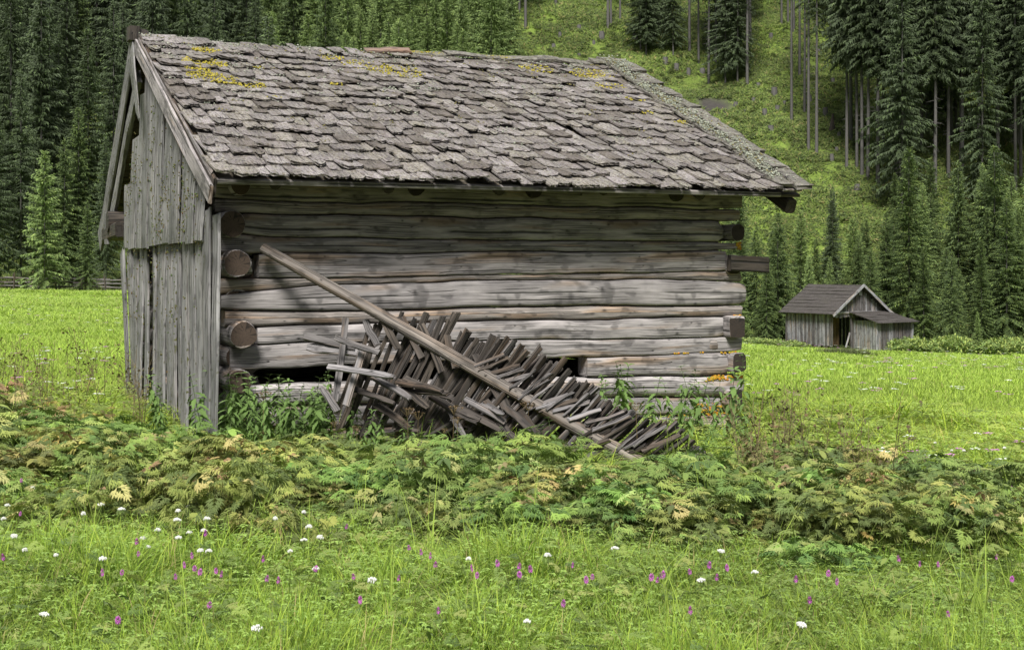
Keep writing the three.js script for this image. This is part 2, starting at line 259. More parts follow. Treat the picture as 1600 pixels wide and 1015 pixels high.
  part('beam', board(V(5.36, 1.592, 0.075), V(5.83, 1.575, 0.075), V(0, 1, 0), 0.165, 0.07, r, { tint: null }), M.beam, barn);
  // the other three walls, as far as gaps and openings let one see them
  const wall = (x) => { for (let k = 0; k < 11; k++) part('log', pole(V(x, 0.05 + k * 0.215, -0.2), V(x, 0.05 + k * 0.215, -4.95), 0.115, 0.105, r, { sides: 10, seg: 8 }), M.logs[3], barn); };
  wall(0.34); wall(5.3);
  for (let k = 0; k < 10; k++) part('log', pole(V(0.1, 0.05 + k * 0.215, -4.95), V(5.6, 0.05 + k * 0.215, -4.95), 0.115, 0.11, r, { sides: 10, seg: 8 }), M.logs[3], barn);
  for (let k = 0; k < 7; k++) part('log', pole(V(5.3, 2.4 + k * 0.2, -0.2 - k * 0.42), V(5.3, 2.4 + k * 0.2, -4.95 + k * 0.2), 0.11, 0.1, r, { sides: 10, seg: 8 }), M.logs[3], barn);

  // gable boards: [v at the joint left, right, v lower left, right] measured into the building; lower tier leans out of true
  const JOINT = 1.8, LOW = 0.4, seen = (vt, y) => vt;
  const lower = [[5.03, 4.74, 4.53, 4.27, 0.015], [4.66, 4.2, 4.2, 3.93, 0], [4.17, 3.8, 3.92, 3.69, 0], [3.78, 3.5, 3.68, 3.34, 0.004], [3.48, 3.28, 3.32, 3.08, -0.006], [2.84, 2.63, 2.7, 2.56, 0.006], [2.61, 2.36, 2.54, 2.37, -0.004], [2.34, 2.02, 2.345, 1.9, 0.004], [1.99, 1.69, 1.87, 1.49, -0.006],
    [1.675, 1.46, 1.47, 1.3, 0.006], [1.45, 1.25, 1.29, 1.12, 0], [1.24, 0.94, 1.1, 0.73, 0.01], [0.925, 0.62, 0.71, 0.41, -0.006], [0.6, 0.2, 0.39, 0.09, 0.006], [0.12, -0.2, 0.01, -0.3, 0.02], [-0.19, -0.44, -0.29, -0.6, 0.014]];
  lower.forEach(([a, b, c, d, out], i) => {
    const yb = i === 0 ? 0.05 : [11, 12].includes(i) ? -0.2 : 0.02 - r() * 0.14, yt = i === 0 ? 1.74 : i < 6 ? JOINT - 0.04 : JOINT + 0.02 + r() * 0.03, k = (y) => (JOINT - y) / (JOINT - LOW), mid = (y) => -lerp((a + b) / 2, (c + d) / 2, k(y)), w = (Math.abs(a - b) + Math.abs(c - d)) / 2;
    const top = i >= 14 ? 2.06 - (i === 15 ? 0.05 : 0) : yt;
    part('gable_board', board(V(-0.09 - out, yb, mid(yb)), V(-0.045 - out, top, mid(top)), V(0, 0, 1), w - 0.03 - 0.045 * r(), 0.026, r, { seg: 8, bend: 0.012, rough: 0.008, ragged: 0.03 }), M.gable[i % 4], barn);
  });
  const upper = [[4.6, 4.1], [4.08, 3.62], [3.6, 3.22], [3.2, 2.82], [2.8, 2.42], [2.4, 2.02], [2.0, 1.6], [1.58, 1.1], [1.08, 0.73], [0.72, 0.36], [0.35, 0.02]];
  upper.forEach(([a, b], i) => {
    const m = (a + b) / 2, near = 2.335 + 0.444 * (Math.min(a, b) + 0.55) - 0.06, far = 3.74 - 1.02 * (m - 3.145), yt = m > 3.1 ? Math.min(far, 3.8) : Math.min(near, 3.74 + (3.145 - m) * 0.6), yb = JOINT - 0.03 - r() * 0.02 + (i > 3 ? 0.03 : 0);
    part('gable_board', board(V(-0.1 - (i % 2) * 0.006, yb, -m), V(-0.07 - (i % 2) * 0.006, yt, -m), V(0, 0, 1), a - b - 0.012, 0.024, r, { seg: 8, bend: 0.01, rough: 0.006, ragged: 0.012 }), M.gable[(i * 3 + 1) % 4], barn);
  });
  const tuft = new THREE.IcosahedronGeometry(1, 0);
  { const p = tuft.attributes.position; for (let i = 0; i < p.count; i++) { const k = 0.75 + 0.5 * noise(p.getX(i) * 3 + 9, p.getY(i) * 3 + p.getZ(i) * 5 + 9, 18); p.setXYZ(i, p.getX(i) * k, p.getY(i) * k, p.getZ(i) * k); } tuft.deleteAttribute('uv'); tuft.computeVertexNormals(); }
  function speckle(name, list, parent) { const o = part(name, mergeGeometries(list.map(([m, c]) => { const g = tuft.clone().applyMatrix4(m), a = new Float32Array(g.attributes.position.count * 3); for (let i = 0; i < a.length; i += 3) a.set([c.r, c.g, c.b], i); return g.setAttribute('color', new THREE.BufferAttribute(a, 3)); })), M.plain, parent); o.userData.kind = 'stuff'; return o; }
  { const list = []; for (let i = 0; i < 1500; i++) { const v = r() * 4.4, y = 0.9 + r() * 2.6 * (r() * 0.5 + 0.5), top = v > 3.1 ? 3.7 - 1.02 * (v - 3.145) : 2.27 + 0.435 * (v + 0.65); if (y > top - 0.05 || (y < 1.75 && r() < 0.6) || fbm(v * 4, y * 3, 19, 2) < 0.42) continue; const s = 0.006 + 0.012 * r() * r(); list.push([new THREE.Matrix4().compose(V(y > 1.78 ? -0.115 : -0.1 - (1.8 - y) * 0.03, y, -v), new THREE.Quaternion(), V(0.007, s, s * 1.5)), rgb(0.05 + 0.06 * r(), 0.055 + 0.05 * r(), 0.02)]); }
    speckle('moss', list, barn); }

  // the roof
  const EAVE = { v: -0.55, y: 2.335 }, RIDGE = { v: 3.45, y: 4.11 }, LEN = Math.hypot(RIDGE.v - EAVE.v, RIDGE.y - EAVE.y), C = (RIDGE.v - EAVE.v) / LEN, SN = (RIDGE.y - EAVE.y) / LEN, X0 = -0.1, X1 = 6.04, xe = (s) => lerp(5.92, X1, clamp(s / LEN, 0, 1));
  const sag = (x, s) => -0.035 * Math.sin(clamp((x - X0) / (X1 - X0), 0, 1) * 3.14) * (s / LEN) + (noise(x * 0.9 + 5, s * 0.9, 20) - 0.5) * 0.05;
  const onRoof = (x, s, n) => V(x, EAVE.y + SN * s + C * (n + sag(x, s)), -(EAVE.v + C * s) + SN * (n + sag(x, s)));     // s up the slope from the eave, n out of it
  const roof = new THREE.Group(); roof.name = 'roof'; barn.add(roof);
  for (let k = 0; k < 16; k++) { const s0 = k * LEN / 16, c = s0 + LEN / 32; part('roof_board', board(onRoof(X0 + 0.02, c, -0.045), onRoof(xe(c), c, -0.045), V(0, SN, -C), LEN / 16 - 0.002, 0.03, r, { seg: 10, bend: 0 }), M.deck, roof); }
  const FAR = { v: 6.55, y: 1.93 }, fl = Math.hypot(FAR.v - RIDGE.v, FAR.y - RIDGE.y), farAt = (x, s, n) => V(x, lerp(RIDGE.y, FAR.y, s) + (FAR.v - RIDGE.v) / fl * n, -lerp(RIDGE.v, FAR.v, s) - (RIDGE.y - FAR.y) / fl * n);
  for (let k = 0; k < 14; k++) { const s = (k + 0.5) / 14; part('roof_board', board(farAt(X0 + 0.02, s, -0.045), farAt(X1, s, -0.045), farAt(0, 1, 0).sub(farAt(0, 0, 0)), fl / 14 - 0.002, 0.03, r, { seg: 10, bend: 0 }), M.deck, roof); }
  part('eave_board', board(onRoof(X0, 0.0, -0.035), onRoof(xe(0) - 0.25, 0.0, -0.035), V(0, SN, -C), 0.05, 0.045, r, { seg: 14, bend: 0.006 }), M.logs[4], roof);

  // shingles: 24 shapes, split wood with uneven butts; the nearest 300 one by one, the rest joined
  const shapes = [];
  for (let i = 0; i < 30; i++) {
    const w = [0.095, 0.12, 0.14, 0.16, 0.18, 0.225][i % 6] * (0.92 + 0.16 * r()), l = 0.5, t = 0.014 + 0.015 * r(), nx = 7, ny = 4, rings = [], skew = (r() - 0.5) * 0.09, cup = (r() - 0.35) * 0.026, q = r() * 60, tw = (r() - 0.5) * 0.02;
    for (let k = 0; k <= ny; k++) {
      const f = k / ny, ring = [], th = t * (1 - 0.55 * f);
      const z = (x) => cup * (2 * x / w) ** 2 * (1 - f * 0.7) + tw * (x / w) * (1 - f) + (noise(x * 24, q + f * 3, 22) - 0.5) * 0.006;
      const butt = (x) => k ? 0 : skew * (x / w) + (noise(x * 30 + q, 1, 23) - 0.5) * 0.07 + (noise(x * 110 + q, 2, 24) - 0.5) * 0.035;
      const wk = w / 2 * (1 - 0.03 * f) , side = (noise(f * 3, q, 25) - 0.5) * 0.012;
      for (let j = 0; j <= nx; j++) { const x = lerp(-wk, wk, j / nx) + side; ring.push(V(x, f * l + butt(x), z(x) + th - (j === 0 || j === nx ? 0.004 : 0))); }
      for (let j = nx; j >= 0; j--) { const x = lerp(-wk, wk, j / nx) + side; ring.push(V(x, f * l + butt(x) * 0.9, z(x))); }
      rings.push(ring);
    }
    const g = loft(rings, { crease: 0.6 }), p = g.attributes.position, u = g.attributes.uv, o = [r() * 4, r() * 4];
    for (let k = 0; k < p.count; k++) u.setXY(k, p.getX(k) / 0.8 + o[0], (p.getY(k) + p.getZ(k)) / 0.8 + o[1]);
    shapes.push([g, w]);
  }
  const ROWS = 18, EXP = LEN / ROWS, rest = M.shingle.map(() => []); let single = 0;
  for (let row = 0; row < ROWS; row++) for (let x = X0 + 0.01 - r() * 0.05; x < xe(row * EXP) - 0.26;) {
    const k = Math.floor(r() * shapes.length), [g, w] = shapes[k], cx = x + w / 2; x += w * 0.97 + (r() < 0.35 ? 0.022 : 0.008) * r();
    const s = row * EXP - 0.06 + (r() - 0.5) * (row ? 0.13 : 0.05), m = Math.floor(r() * 6), lift = 0.03 + r() * r() * 0.045, last = row === ROWS - 1;
    const p = onRoof(cx, s, lift), e = onRoof(cx, s + 0.5, 0.006), up = e.clone().sub(p).normalize(), nrm = V(0, 0, 0).crossVectors(V(1, 0, 0), up).normalize();
    const tilt = (r() - 0.5) * 0.14, mat = new THREE.Matrix4().makeBasis(V(0, 0, 0).crossVectors(up, nrm), up, nrm).multiply(new THREE.Matrix4().makeRotationZ(tilt)).multiply(new THREE.Matrix4().makeRotationY((r() - 0.5) * 0.12));
    if (last) mat.scale(V(1, cx < 2.5 ? 0.78 + 0.16 * r() : 0.72, 1));
    mat.setPosition(p);
    if (single < 299) { single++; const o = part('shingle', g, M.shingle[m], roof); o.applyMatrix4(mat); } else rest[m].push(g.clone().applyMatrix4(mat));
  }
  const joined = mergeGeometries(rest.map((a) => mergeGeometries(a)), true), many = new THREE.Mesh(joined, M.shingle);
  many.name = 'shingles'; many.userData.kind = 'stuff'; many.castShadow = many.receiveShadow = true; roof.add(many);
  // raised verge of thick lichen-grown boards along the right edge, two courses wide, lapped
  for (let k = 0; k < 9; k++) {
    const s = -0.12 + k * (LEN + 0.1) / 9, l = (LEN + 0.1) / 9 + 0.14;
    part('verge_cap', board(onRoof(xe(s) - 0.05, s, 0.11), onRoof(xe(s + l) - 0.05, s + l, 0.07), V(1, 0, 0), 0.2, 0.045, r, { seg: 8, rough: 0.024, ragged: 0.04, bend: 0.01 }), M.lichened, roof);
    part('verge_cap', board(onRoof(xe(s) - 0.22, s + 0.07, 0.08), onRoof(xe(s + l) - 0.22, s + l + 0.07, 0.052), V(1, 0, 0), 0.2, 0.035, r, { seg: 8, rough: 0.02, ragged: 0.05, bend: 0.01 }), M.lichened, roof);
  }
  for (let k = 5; k < 12; k++) { const x = X0 + 0.12 + k * 0.5; part('ridge_board', board(onRoof(x, LEN - 0.02, 0.05 + (k % 2) * 0.012), onRoof(Math.min(x + 0.56, X1), LEN - 0.02, 0.05 + (k % 2) * 0.012), V(0, SN, -C), 0.13 + r() * 0.04, 0.03, r, { seg: 6, rough: 0.02, ragged: 0.03, bend: 0.012 }), k === 5 ? M.rust : M.lichened, roof); }
  // lichen and moss growing on the roof
  { const list = [];
    const tufts = (x, s, rad, n, tone, size) => { for (let i = 0; i < n; i++) { const a = r() * 6.28, q = rad * Math.sqrt(r()), sz = size * (0.4 + r()), p = onRoof(x + Math.cos(a) * q * 1.5, Math.min(s + Math.sin(a) * q, LEN + 0.02), 0.05 + 0.012 * r()); list.push([new THREE.Matrix4().compose(p, new THREE.Quaternion().setFromEuler(new THREE.Euler(r(), r() * 6, r())), V(sz, sz * 0.6, sz)), tone(r())]); } };
    const yellow = (k) => rgb(0.17 + 0.22 * k, 0.15 + 0.17 * k, 0.015 + 0.02 * k), grey = (k) => rgb(0.13 + 0.2 * k, 0.145 + 0.2 * k, 0.11 + 0.16 * k), brown = (k) => rgb(0.1 + 0.1 * k, 0.09 + 0.08 * k, 0.035 + 0.03 * k);
    for (const [x, s, q, n] of [[0.55, 3.85, 0.12, 40], [0.42, 3.35, 0.17, 90], [0.3, 3.05, 0.1, 30], [0.42, 2.75, 0.2, 80], [0.75, 2.62, 0.12, 40], [0.95, 3.4, 0.07, 14], [2.35, 3.7, 0.2, 50], [2.7, 3.55, 0.22, 50], [2.0, 3.95, 0.1, 20], [4.6, 3.95, 0.16, 36], [5.3, 3.85, 0.2, 70], [5.35, 3.4, 0.14, 40], [5.45, 2.9, 0.1, 24], [5.3, 2.35, 0.06, 12], [5.6, 2.0, 0.07, 14], [0.9, 2.2, 0.06, 8], [1.75, 2.85, 0.05, 8]]) tufts(x, s, q, n * 3, yellow, 0.0105);
    for (let i = 0; i < 26; i++) tufts(3 + r() * 1.6, LEN + 0.01, 0.07, 12, yellow, 0.01);
    for (let i = 0; i < 420; i++) { const s = LEN * (1 - r() * r() * 0.9); tufts(X0 + r() * (X1 - X0), s, 0.06, 6, r() < 0.25 ? brown : grey, 0.009); }
    for (let i = 0; i < 170; i++) { const s = r() * LEN; for (let j = 0; j < 14; j++) { const p = onRoof(xe(s) - 0.03 - r() * 0.28, s + r() * 0.2, 0.09 + r() * 0.035), sz = 0.004 + 0.010 * r(); list.push([new THREE.Matrix4().compose(p, new THREE.Quaternion().setFromEuler(new THREE.Euler(r(), r() * 6, r())), V(sz, sz * 0.7, sz)), (r() < 0.22 ? brown : grey)(r())]); } }
    speckle('lichen', list, roof); }
  // rafters, verge boards, purlins
  const verge = (u, v0, y0, v1, y1, w, t, mat, name = 'verge_board', o = {}) => part(name, board(V(u, y0, -v0), V(u, y1, -v1), V(0, 1, 0), w, t, r, { seg: 10, bend: 0.008, rough: 0.012, ragged: 0.02, ...o }), mat, barn);
  verge(-0.15, -0.56, 2.18, 3.44, 4.0, 0.17, 0.03, M.logs[0]);
  verge(-0.115, -0.57, 2.26, 3.44, 4.09, 0.13, 0.028, M.stakes[1]);
  verge(-0.13, -0.5, 2.36, 3.3, 4.06, 0.035, 0.02, M.logs[0], 'verge_strip');
  verge(-0.14, 6.35, 1.88, 3.56, 4.05, 0.3, 0.03, M.gable[2]);
  verge(-0.09, 5.75, 1.98, 3.6, 3.7, 0.2, 0.05, M.gable[0], 'rafter');
  verge(-0.06, 6.58, 1.93, 3.5, 4.16, 0.13, 0.12, M.beam, 'roof_edge');
  part('loose_slat', board(V(-0.17, 3.98, -3.62), V(-0.19, 3.14, -2.9), V(0, 0, 1), 0.3, 0.02, r, { taper: 0.55, seg: 6, pointed: 0.6 }), M.gable[3], barn);
  part('ridge_block', board(V(-0.14, 4.08, -3.6), V(-0.14, 4.24, -3.6), V(0, 0, 1), 0.26, 0.12, r, { seg: 3, rough: 0.02 }), M.beam, barn);
  part('purlin', pole(V(-0.02, 3.92, -3.45), V(5.95, 3.88, -3.45), 0.09, 0.09, r), M.beam, barn);
  part('purlin', pole(V(-0.2, 2.12, -5.25), V(5.85, 2.1, -5.25), 0.13, 0.12, r), M.beam, barn);
  part('bracket', board(V(-0.12, 1.96, -5.9), V(-0.12, 2.0, -4.7), V(0, 1, 0), 0.18, 0.12, r), M.beam, barn);
  part('bracket', board(V(-0.16, 2.22, -5.6), V(-0.15, 1.83, -5.6), V(0, 0, 1), 0.26, 0.03, r), M.gable[2], barn);
  for (const x of [0.45, 1.5, 2.6, 3.7, 4.8]) part('rafter', pole(V(x, 2.29, 0.42), V(x, 3.98, -3.38), 0.055, 0.05, r, { sides: 8, seg: 5 }), M.beam, barn);
  part('rafter', board(V(5.84, 2.18, 0.5), V(5.93, 4.0, -3.4), V(0, 1, 0), 0.15, 0.12, r), M.beam, barn);
  part('rafter', pole(V(5.6, 2.36, 0.1), V(5.6, 3.98, -3.38), 0.05, 0.05, r, { sides: 8, seg: 5 }), M.beam, barn);
  // orange lichen on the right-hand log ends
  { const list = []; const spot = (x, y, z, sx, sy, n) => { for (let i = 0; i < n; i++) { const s = 0.004 + 0.009 * r(); list.push([new THREE.Matrix4().compose(V(x + (r() - 0.5) * sx, y + (r() - 0.5) * sy, z), new THREE.Quaternion(), V(s * 1.4, s, 0.006)), rgb(0.3 + 0.22 * r(), 0.17 + 0.11 * r(), 0.012)]); } };
    spot(5.35, 0.405, 0.02, 0.42, 0.03, 90); spot(5.3, 0.385, 0.026, 0.4, 0.04, 40); spot(5.15, 0.09, 0.004, 0.35, 0.1, 70); spot(5.0, 0.02, 0.004, 0.8, 0.03, 40); spot(5.4, 0.655, 0.01, 0.2, 0.012, 12); spot(5.48, 1.04, 0.05, 0.1, 0.015, 20); spot(5.52, 1.77, 0.0, 0.05, 0.09, 20); spot(4.9, 0.665, 0.004, 0.4, 0.006, 10);
    speckle('orange_lichen', list, barn); }
}
// ---------------------------------------------------------------- the fallen stake fence in front of the long wall
{
  const r = rng(23), f = thing('collapsed_fence', 'collapsed fence of dark split stakes under a long slanting rail, fallen against the log wall', 'fence');
  const dep = (px) => lerp(12.6, 11.85, (px - 412) / 598), P = (px, py, off = 0) => at(px, py, dep(px) + off), side = V(0.8, 0.5, -0.3);
  part('rail', pole(P(410, 386), P(1012, 730), 0.047, 0.062, r, { sides: 14, seg: 22, rough: 0.13, bend: 0.035 }), M.rail, f);
  const stake = (ax, ay, ao, bx, by, bo, w, t, m, o = {}) => part('stake', board(P(ax, ay, ao), P(bx, by, bo), side, w, t, r, { seg: 5, rough: 0.012, bend: 0.01, ragged: 0.02, ...o }), M.stakes[m], f);
  // tops of the upright stakes, left to right
  const T = [[577, 510], [590, 508], [603, 487], [617, 500], [631, 489], [648, 498], [667, 489], [679, 500], [691, 494], [703, 500], [716, 488], [723, 521], [731, 516], [738, 527], [747, 530], [755, 536], [771, 524], [781, 530], [793, 526], [802, 534], [816, 538], [824, 548], [846, 541], [852, 556], [862, 566], [872, 566], [883, 559], [890, 578], [899, 590], [906, 598], [914, 600], [921, 600], [929, 602], [938, 618], [945, 626], [956, 632], [966, 637], [977, 640], [989, 643], [1001, 650], [1012, 656], [1022, 659], [1033, 657], [1044, 660], [1057, 661], [1066, 670], [1074, 680], [1084, 689], [1092, 700], [1099, 704], [1106, 709], [1114, 713], [1123, 718]];
  T.forEach(([x, y], i) => {
    for (let k = 0; k < (x > 735 ? 3 : x > 640 ? 2 : 1); k++) {
      const q = (x - 575) / 500, dx = -(0.36 + 0.85 * Math.pow(Math.max(0, q), 1.2)) * (0.85 + 0.3 * r()), n = Math.hypot(dx, 1), L = (x < 600 ? 150 : lerp(205, 120, q)) * (0.9 + 0.2 * r());
      stake(x + dx / n * L + (r() - 0.5) * 8, y + L / n + (r() - 0.5) * 8, 0.02 + 0.06 * k - 0.18 * (r()), x + k * (5 - 10 * r()), y + k * (9 * r()), 0.08 + 0.05 * k + r() * 0.07, 0.034 + r() * 0.024, 0.018 + r() * 0.016, i < 3 ? (r() < 0.6 ? 2 : 1) : [0, 0, 1, 3, 2][Math.floor(r() * 5)]);
    }
  });
  for (const [x, y] of [[1136, 728], [1141, 727], [1146, 727], [1153, 729], [1160, 727], [1168, 726]]) stake(x - 34, y + 24 + r() * 8, -0.1, x, y, 0.05, 0.04, 0.025, 2);
  // the stakes that cross them, lower ends towards the viewer
  for (const [ax, ay, bx, by, m] of [[568, 582, 615, 588, 2], [596, 596, 641, 622, 2], [566, 610, 616, 630, 0], [637, 598, 692, 612, 0], [640, 612, 669, 637, 1], [650, 600, 708, 622, 0], [698, 632, 748, 657, 0], [700, 640, 727, 682, 2], [741, 631, 789, 659, 2], [770, 640, 800, 684, 0], [742, 648, 818, 694, 0], [800, 645, 836, 678, 0], [760, 634, 786, 647, 2], [655, 612, 700, 616, 1], [690, 628, 745, 660, 3], [628, 671, 655, 673, 1], [600, 640, 640, 668, 3], [820, 655, 850, 690, 3]]) stake(ax - (bx - ax) * 0.3, ay - (by - ay) * 0.3, -0.12, bx, by, -0.3 - 0.1 * r(), 0.05 + 0.018 * r(), 0.024, m, { pointed: 0.3 });
  for (const [ax, ay, bx, by, m] of [[627, 496, 660, 560, 0], [659, 505, 690, 580, 1], [698, 525, 712, 575, 1], [591, 487, 622, 545, 1], [570, 502, 590, 540, 2], [742, 555, 790, 640, 0], [765, 560, 800, 650, 3]]) stake(bx, by, -0.05, ax, ay, 0.06, 0.06, 0.028, m);
  // flat ones lying across, their ends over the rail
  for (const [x, y, m] of [[741, 571, 2], [748, 577, 1], [757, 586, 0], [776, 590, 2], [771, 600, 4], [794, 606, 2], [809, 618, 4], [812, 626, 2], [823, 630, 4], [826, 640, 2], [838, 637, 4], [842, 641, 1], [855, 640, 2], [864, 643, 4], [880, 648, 2], [889, 655, 4], [925, 672, 2], [957, 710, 4], [962, 703, 2], [975, 700, 4], [990, 697, 2], [1004, 706, 1], [930, 690, 1], [915, 664, 2]]) stake(x + 40 + 22 * r(), y - 14 - 22 * r() * (x > 790 ? 1 : 0.2), 0.04, x, y, -0.06, 0.03 + 0.018 * r(), 0.018, m === 4 && r() < 0.5 ? 2 : m);
  for (let k = 0; k < 18; k++) { const x = lerp(700, 1060, r()), y = lerp(640, 728, (x - 560) / 500) + r() * 22; stake(x - 45 + r() * 20, y + 25 * r(), -0.05 + 0.3 * (r() - 0.5), x + 45, y - 35 * r() - 12, 0.1 - 0.15 * r(), 0.055, 0.028, r() < 0.5 ? 3 : 0); }
  // loose pieces to the left of it
  const loose = (label, ax, ay, ao, bx, by, bo, w, m, o) => tag(part('loose_board', board(P(ax, ay, ao), P(bx, by, bo), side, w, 0.025, r, { seg: 6, rough: 0.012, ...o }), M.stakes[m], scene), label, 'board', 'loose boards at the collapsed fence');
  loose('tall weathered slat standing upright at the left end of the collapsed fence', 523, 628, -0.25, 541, 497, 0.1, 0.055, 2);
  loose('silver grey leaning slat, right of the upright slat at the fence left end', 541, 634, -0.3, 569, 540, -0.1, 0.06, 4);
  loose('short pointed silver board stuck out of the log wall, upper of two', 555, 541, 0.1, 474, 526, -0.05, 0.07, 2, { pointed: 0.3 });
  loose('pale flat board lying under the pointed silver board against the log wall', 558, 549, 0.1, 479, 542, -0.02, 0.085, 4, { pointed: 0.4 });
  loose('greenish grey slat lying slantwise over the upright slat', 592, 551, -0.22, 524, 527, -0.24, 0.055, 2, { pointed: 0.2 });
  loose('horizontal silver slat with cut end across the two leaning slats', 513, 573, -0.3, 616, 588, -0.36, 0.06, 4, { pointed: 0.35 });
  loose('short curved grey slat lying lowest at the left, half in the leaves', 528, 642, -0.45, 502, 606, -0.35, 0.06, 2, { pointed: 0.5 });
}

// ---------------------------------------------------------------- the small shed at the far side of the meadow
{
  const r = rng(31), D = 80, g0 = at(1367, 546, D), th = THREE.MathUtils.degToRad(31), s = thing('wooden_shed', 'small grey plank shed with open doorway and lean-to, at the forest edge', 'shed', null, [g0.x, g0.y - 0.1, g0.z], th);
  // local: x to the right along the gable, z towards the viewer; the lean-to stands in front of the gable
  const dark = wood('shed_plank', 0.85, 0.88, 0.94), dark2 = wood('shed_plank_dark', 0.4, 0.39, 0.4), pale = wood('shed_trim', 1.1, 1.15, 1.25), roofM = std('shed_roof', { map: shingleTex, color: rgb(0.33, 0.31, 0.31) }), inside = wood('shed_inside', 0.5, 0.32, 0.18);
  const planks = (ax, az, bx, bz, bot, topF, mats, step = 0.16) => { const L = Math.hypot(bx - ax, bz - az), n = Math.round(L / step), out = mats.map(() => []); for (let i = 0; i < n; i++) { const f = (i + 0.5) / n, x = lerp(ax, bx, f), z = lerp(az, bz, f), yb = bot - 0.05 + r() * 0.08, o = (i % 2) * 0.02; out[Math.floor(r() * mats.length)].push(board(V(x, yb, z + o), V(x, topF(f), z + o), V(bx - ax, 0, bz - az), L / n * 0.93, 0.025, r, { seg: 2 })); } out.forEach((a, i) => { if (a.length) { const o = part('planking', mergeGeometries(a), mats[i], s); o.userData.kind = 'stuff'; } }); };
  const W = 4.1, Ln = 4.0, H = 2.1, RH = 3.7, gx = -1.55, gz = -1.7;               // body: gable from gx to gx + W at z = gz, length Ln behind it
  const rise = (f) => H + 0.12 + (RH - H - 0.2) * (1 - Math.abs(2 * f - 1));
  planks(gx, gz, gx + W, gz, 1.9, rise, [dark, dark2, dark2]);
  planks(gx + 1.35, gz, gx + W, gz, 0, () => 2, [dark2]);
  planks(gx, gz - Ln, gx, gz - 0.02, 0.25, () => H, [dark, dark, dark2]);
  planks(gx + W, gz - Ln, gx + W, gz, 0, () => H, [dark]);
  planks(gx, gz - Ln, gx + W, gz - Ln, 0, rise, [dark2]);
  planks(gx + 0.05, gz - 1.0, gx + 1.4, gz - 1.0, 0.2, () => H, [inside]);
  const slab = (a, b, c, d, n, mat, t = 0.05, name = 'roof') => { for (let i = 0; i < n; i++) { const f0 = i / n, f1 = (i + 1.12) / n, p = a.clone().lerp(d, f0).add(V(0, 0.03, 0)), q = a.clone().lerp(d, f1), p2 = b.clone().lerp(c, f0).add(V(0, 0.03, 0)), q2 = b.clone().lerp(c, f1), m0 = p.clone().add(q).multiplyScalar(0.5), m1 = p2.clone().add(q2).multiplyScalar(0.5); part(name + '_course', board(m0, m1, q.clone().sub(p), p.distanceTo(q), t, r, { seg: 8, rough: 0.03, bend: 0.01 }), mat, s); } };
  const rx = gx + W / 2, e = 0.35, z1 = gz + 0.35, z0 = gz - Ln - 0.25;
  slab(V(gx - e, H - 0.05, z1), V(gx - e, H - 0.05, z0), V(rx, RH, z0), V(rx, RH, z1), 9, roofM);
  slab(V(gx + W + e, H - 0.05, z1), V(gx + W + e, H - 0.05, z0), V(rx, RH, z0), V(rx, RH, z1), 9, roofM);
  for (const k of [-1, 1]) part('verge_board', board(V(rx + k * (W / 2 + e), H - 0.1, z1 + 0.03), V(rx, RH + 0.03, z1 + 0.03), V(0, 1, 0), 0.16, 0.04, r), pale, s);
  part('trim_board', board(V(gx + 0.1, 2.16, gz + 0.06), V(gx + W, 2.16, gz + 0.06), V(0, 1, 0), 0.12, 0.03, r), pale, s);
  part('gable_ornament', board(V(rx, RH - 0.55, gz + 0.1), V(rx, RH - 0.12, gz + 0.1), V(1, 0, 0), 0.22, 0.03, r, { seg: 3 }), pale, s);
  // lean-to
  const lx = 0.05, lw = 2.85, lz = 0.1, lt = 1.62;
  planks(lx, lz, lx + lw, lz, -0.1, () => lt, [dark2, dark2, dark]);
  planks(lx, gz + 0.02, lx, lz, 0, () => lt + 0.1, [dark]);
  planks(lx + lw, gz + 0.02, lx + lw, lz, -0.2, () => lt + 0.1, [dark]);
  for (const x of [lx, lx + lw]) part('corner_board', board(V(x, -0.12, lz + 0.04), V(x, lt, lz + 0.04), V(1, 0, 0), 0.12, 0.03, r), pale, s);
  slab(V(lx - 0.2, lt - 0.02, lz + 0.4), V(lx + lw + 0.25, lt - 0.02, lz + 0.4), V(lx + lw - 0.3, 2.2, gz + 0.02), V(gx + 1.15, 2.2, gz + 0.02), 8, roofM, 0.05, 'lean_to_roof');
  part('door_prop', board(V(gx + 0.9, 0.15, gz + 0.1), V(gx + 1.3, 1.0, gz + 0.0), V(1, 0, 0), 0.1, 0.05, r), pale, s);
  const post = (px, py, ty, d, label) => { const o = thing('wooden_post', label, 'post', null, standAt(px, py, d)); const h = (py - ty) / 2200 * -o.position.z; part('post_shaft', pole(V(0, -0.1, 0), V(0.02, h, 0), 0.11, 0.09, r, { sides: 8, seg: 4 }), pale, o); };
  post(1487, 524, 505, 70, 'pale bare post standing among the bushes to the right of the shed'); post(1580, 526, 513, 70, 'thin pale post near the right edge before the forest');
}
// ---------------------------------------------------------------- rail fence at the far left
{
  const r = rng(37), f = thing('rail_fence', 'low weathered rail fence along the forest edge left of the barn', 'fence');
  const pts = []; for (let i = 0; i < 9; i++) { const px = -90 + i * 36, d = 92, x = (px - 800) / 2200 * d; pts.push(V(x, groundY(x, d), -d)); }
  pts.forEach((p) => { for (const k of [-1, 1]) part('post', pole(p.clone().add(V(k * 0.12, -0.1, 0.1 * k)), p.clone().add(V(k * 0.1 + (r() - 0.5) * 0.3, 1.0 + r() * 0.2, 0.1 * k)), 0.05, 0.04, r, { sides: 6, seg: 2 }), M.stakes[1], f); });
  for (let i = 0; i + 1 < pts.length; i++) for (const y of [0.3, 0.55, 0.8]) part('rail', pole(pts[i].clone().add(V(-0.5, y + (r() - 0.5) * 0.12, 0)), pts[i + 1].clone().add(V(0.4, y + (r() - 0.5) * 0.12, 0)), 0.065, 0.05, r, { sides: 6, seg: 4 }), M.stakes[[2, 2, 0][i % 3]], f);
}

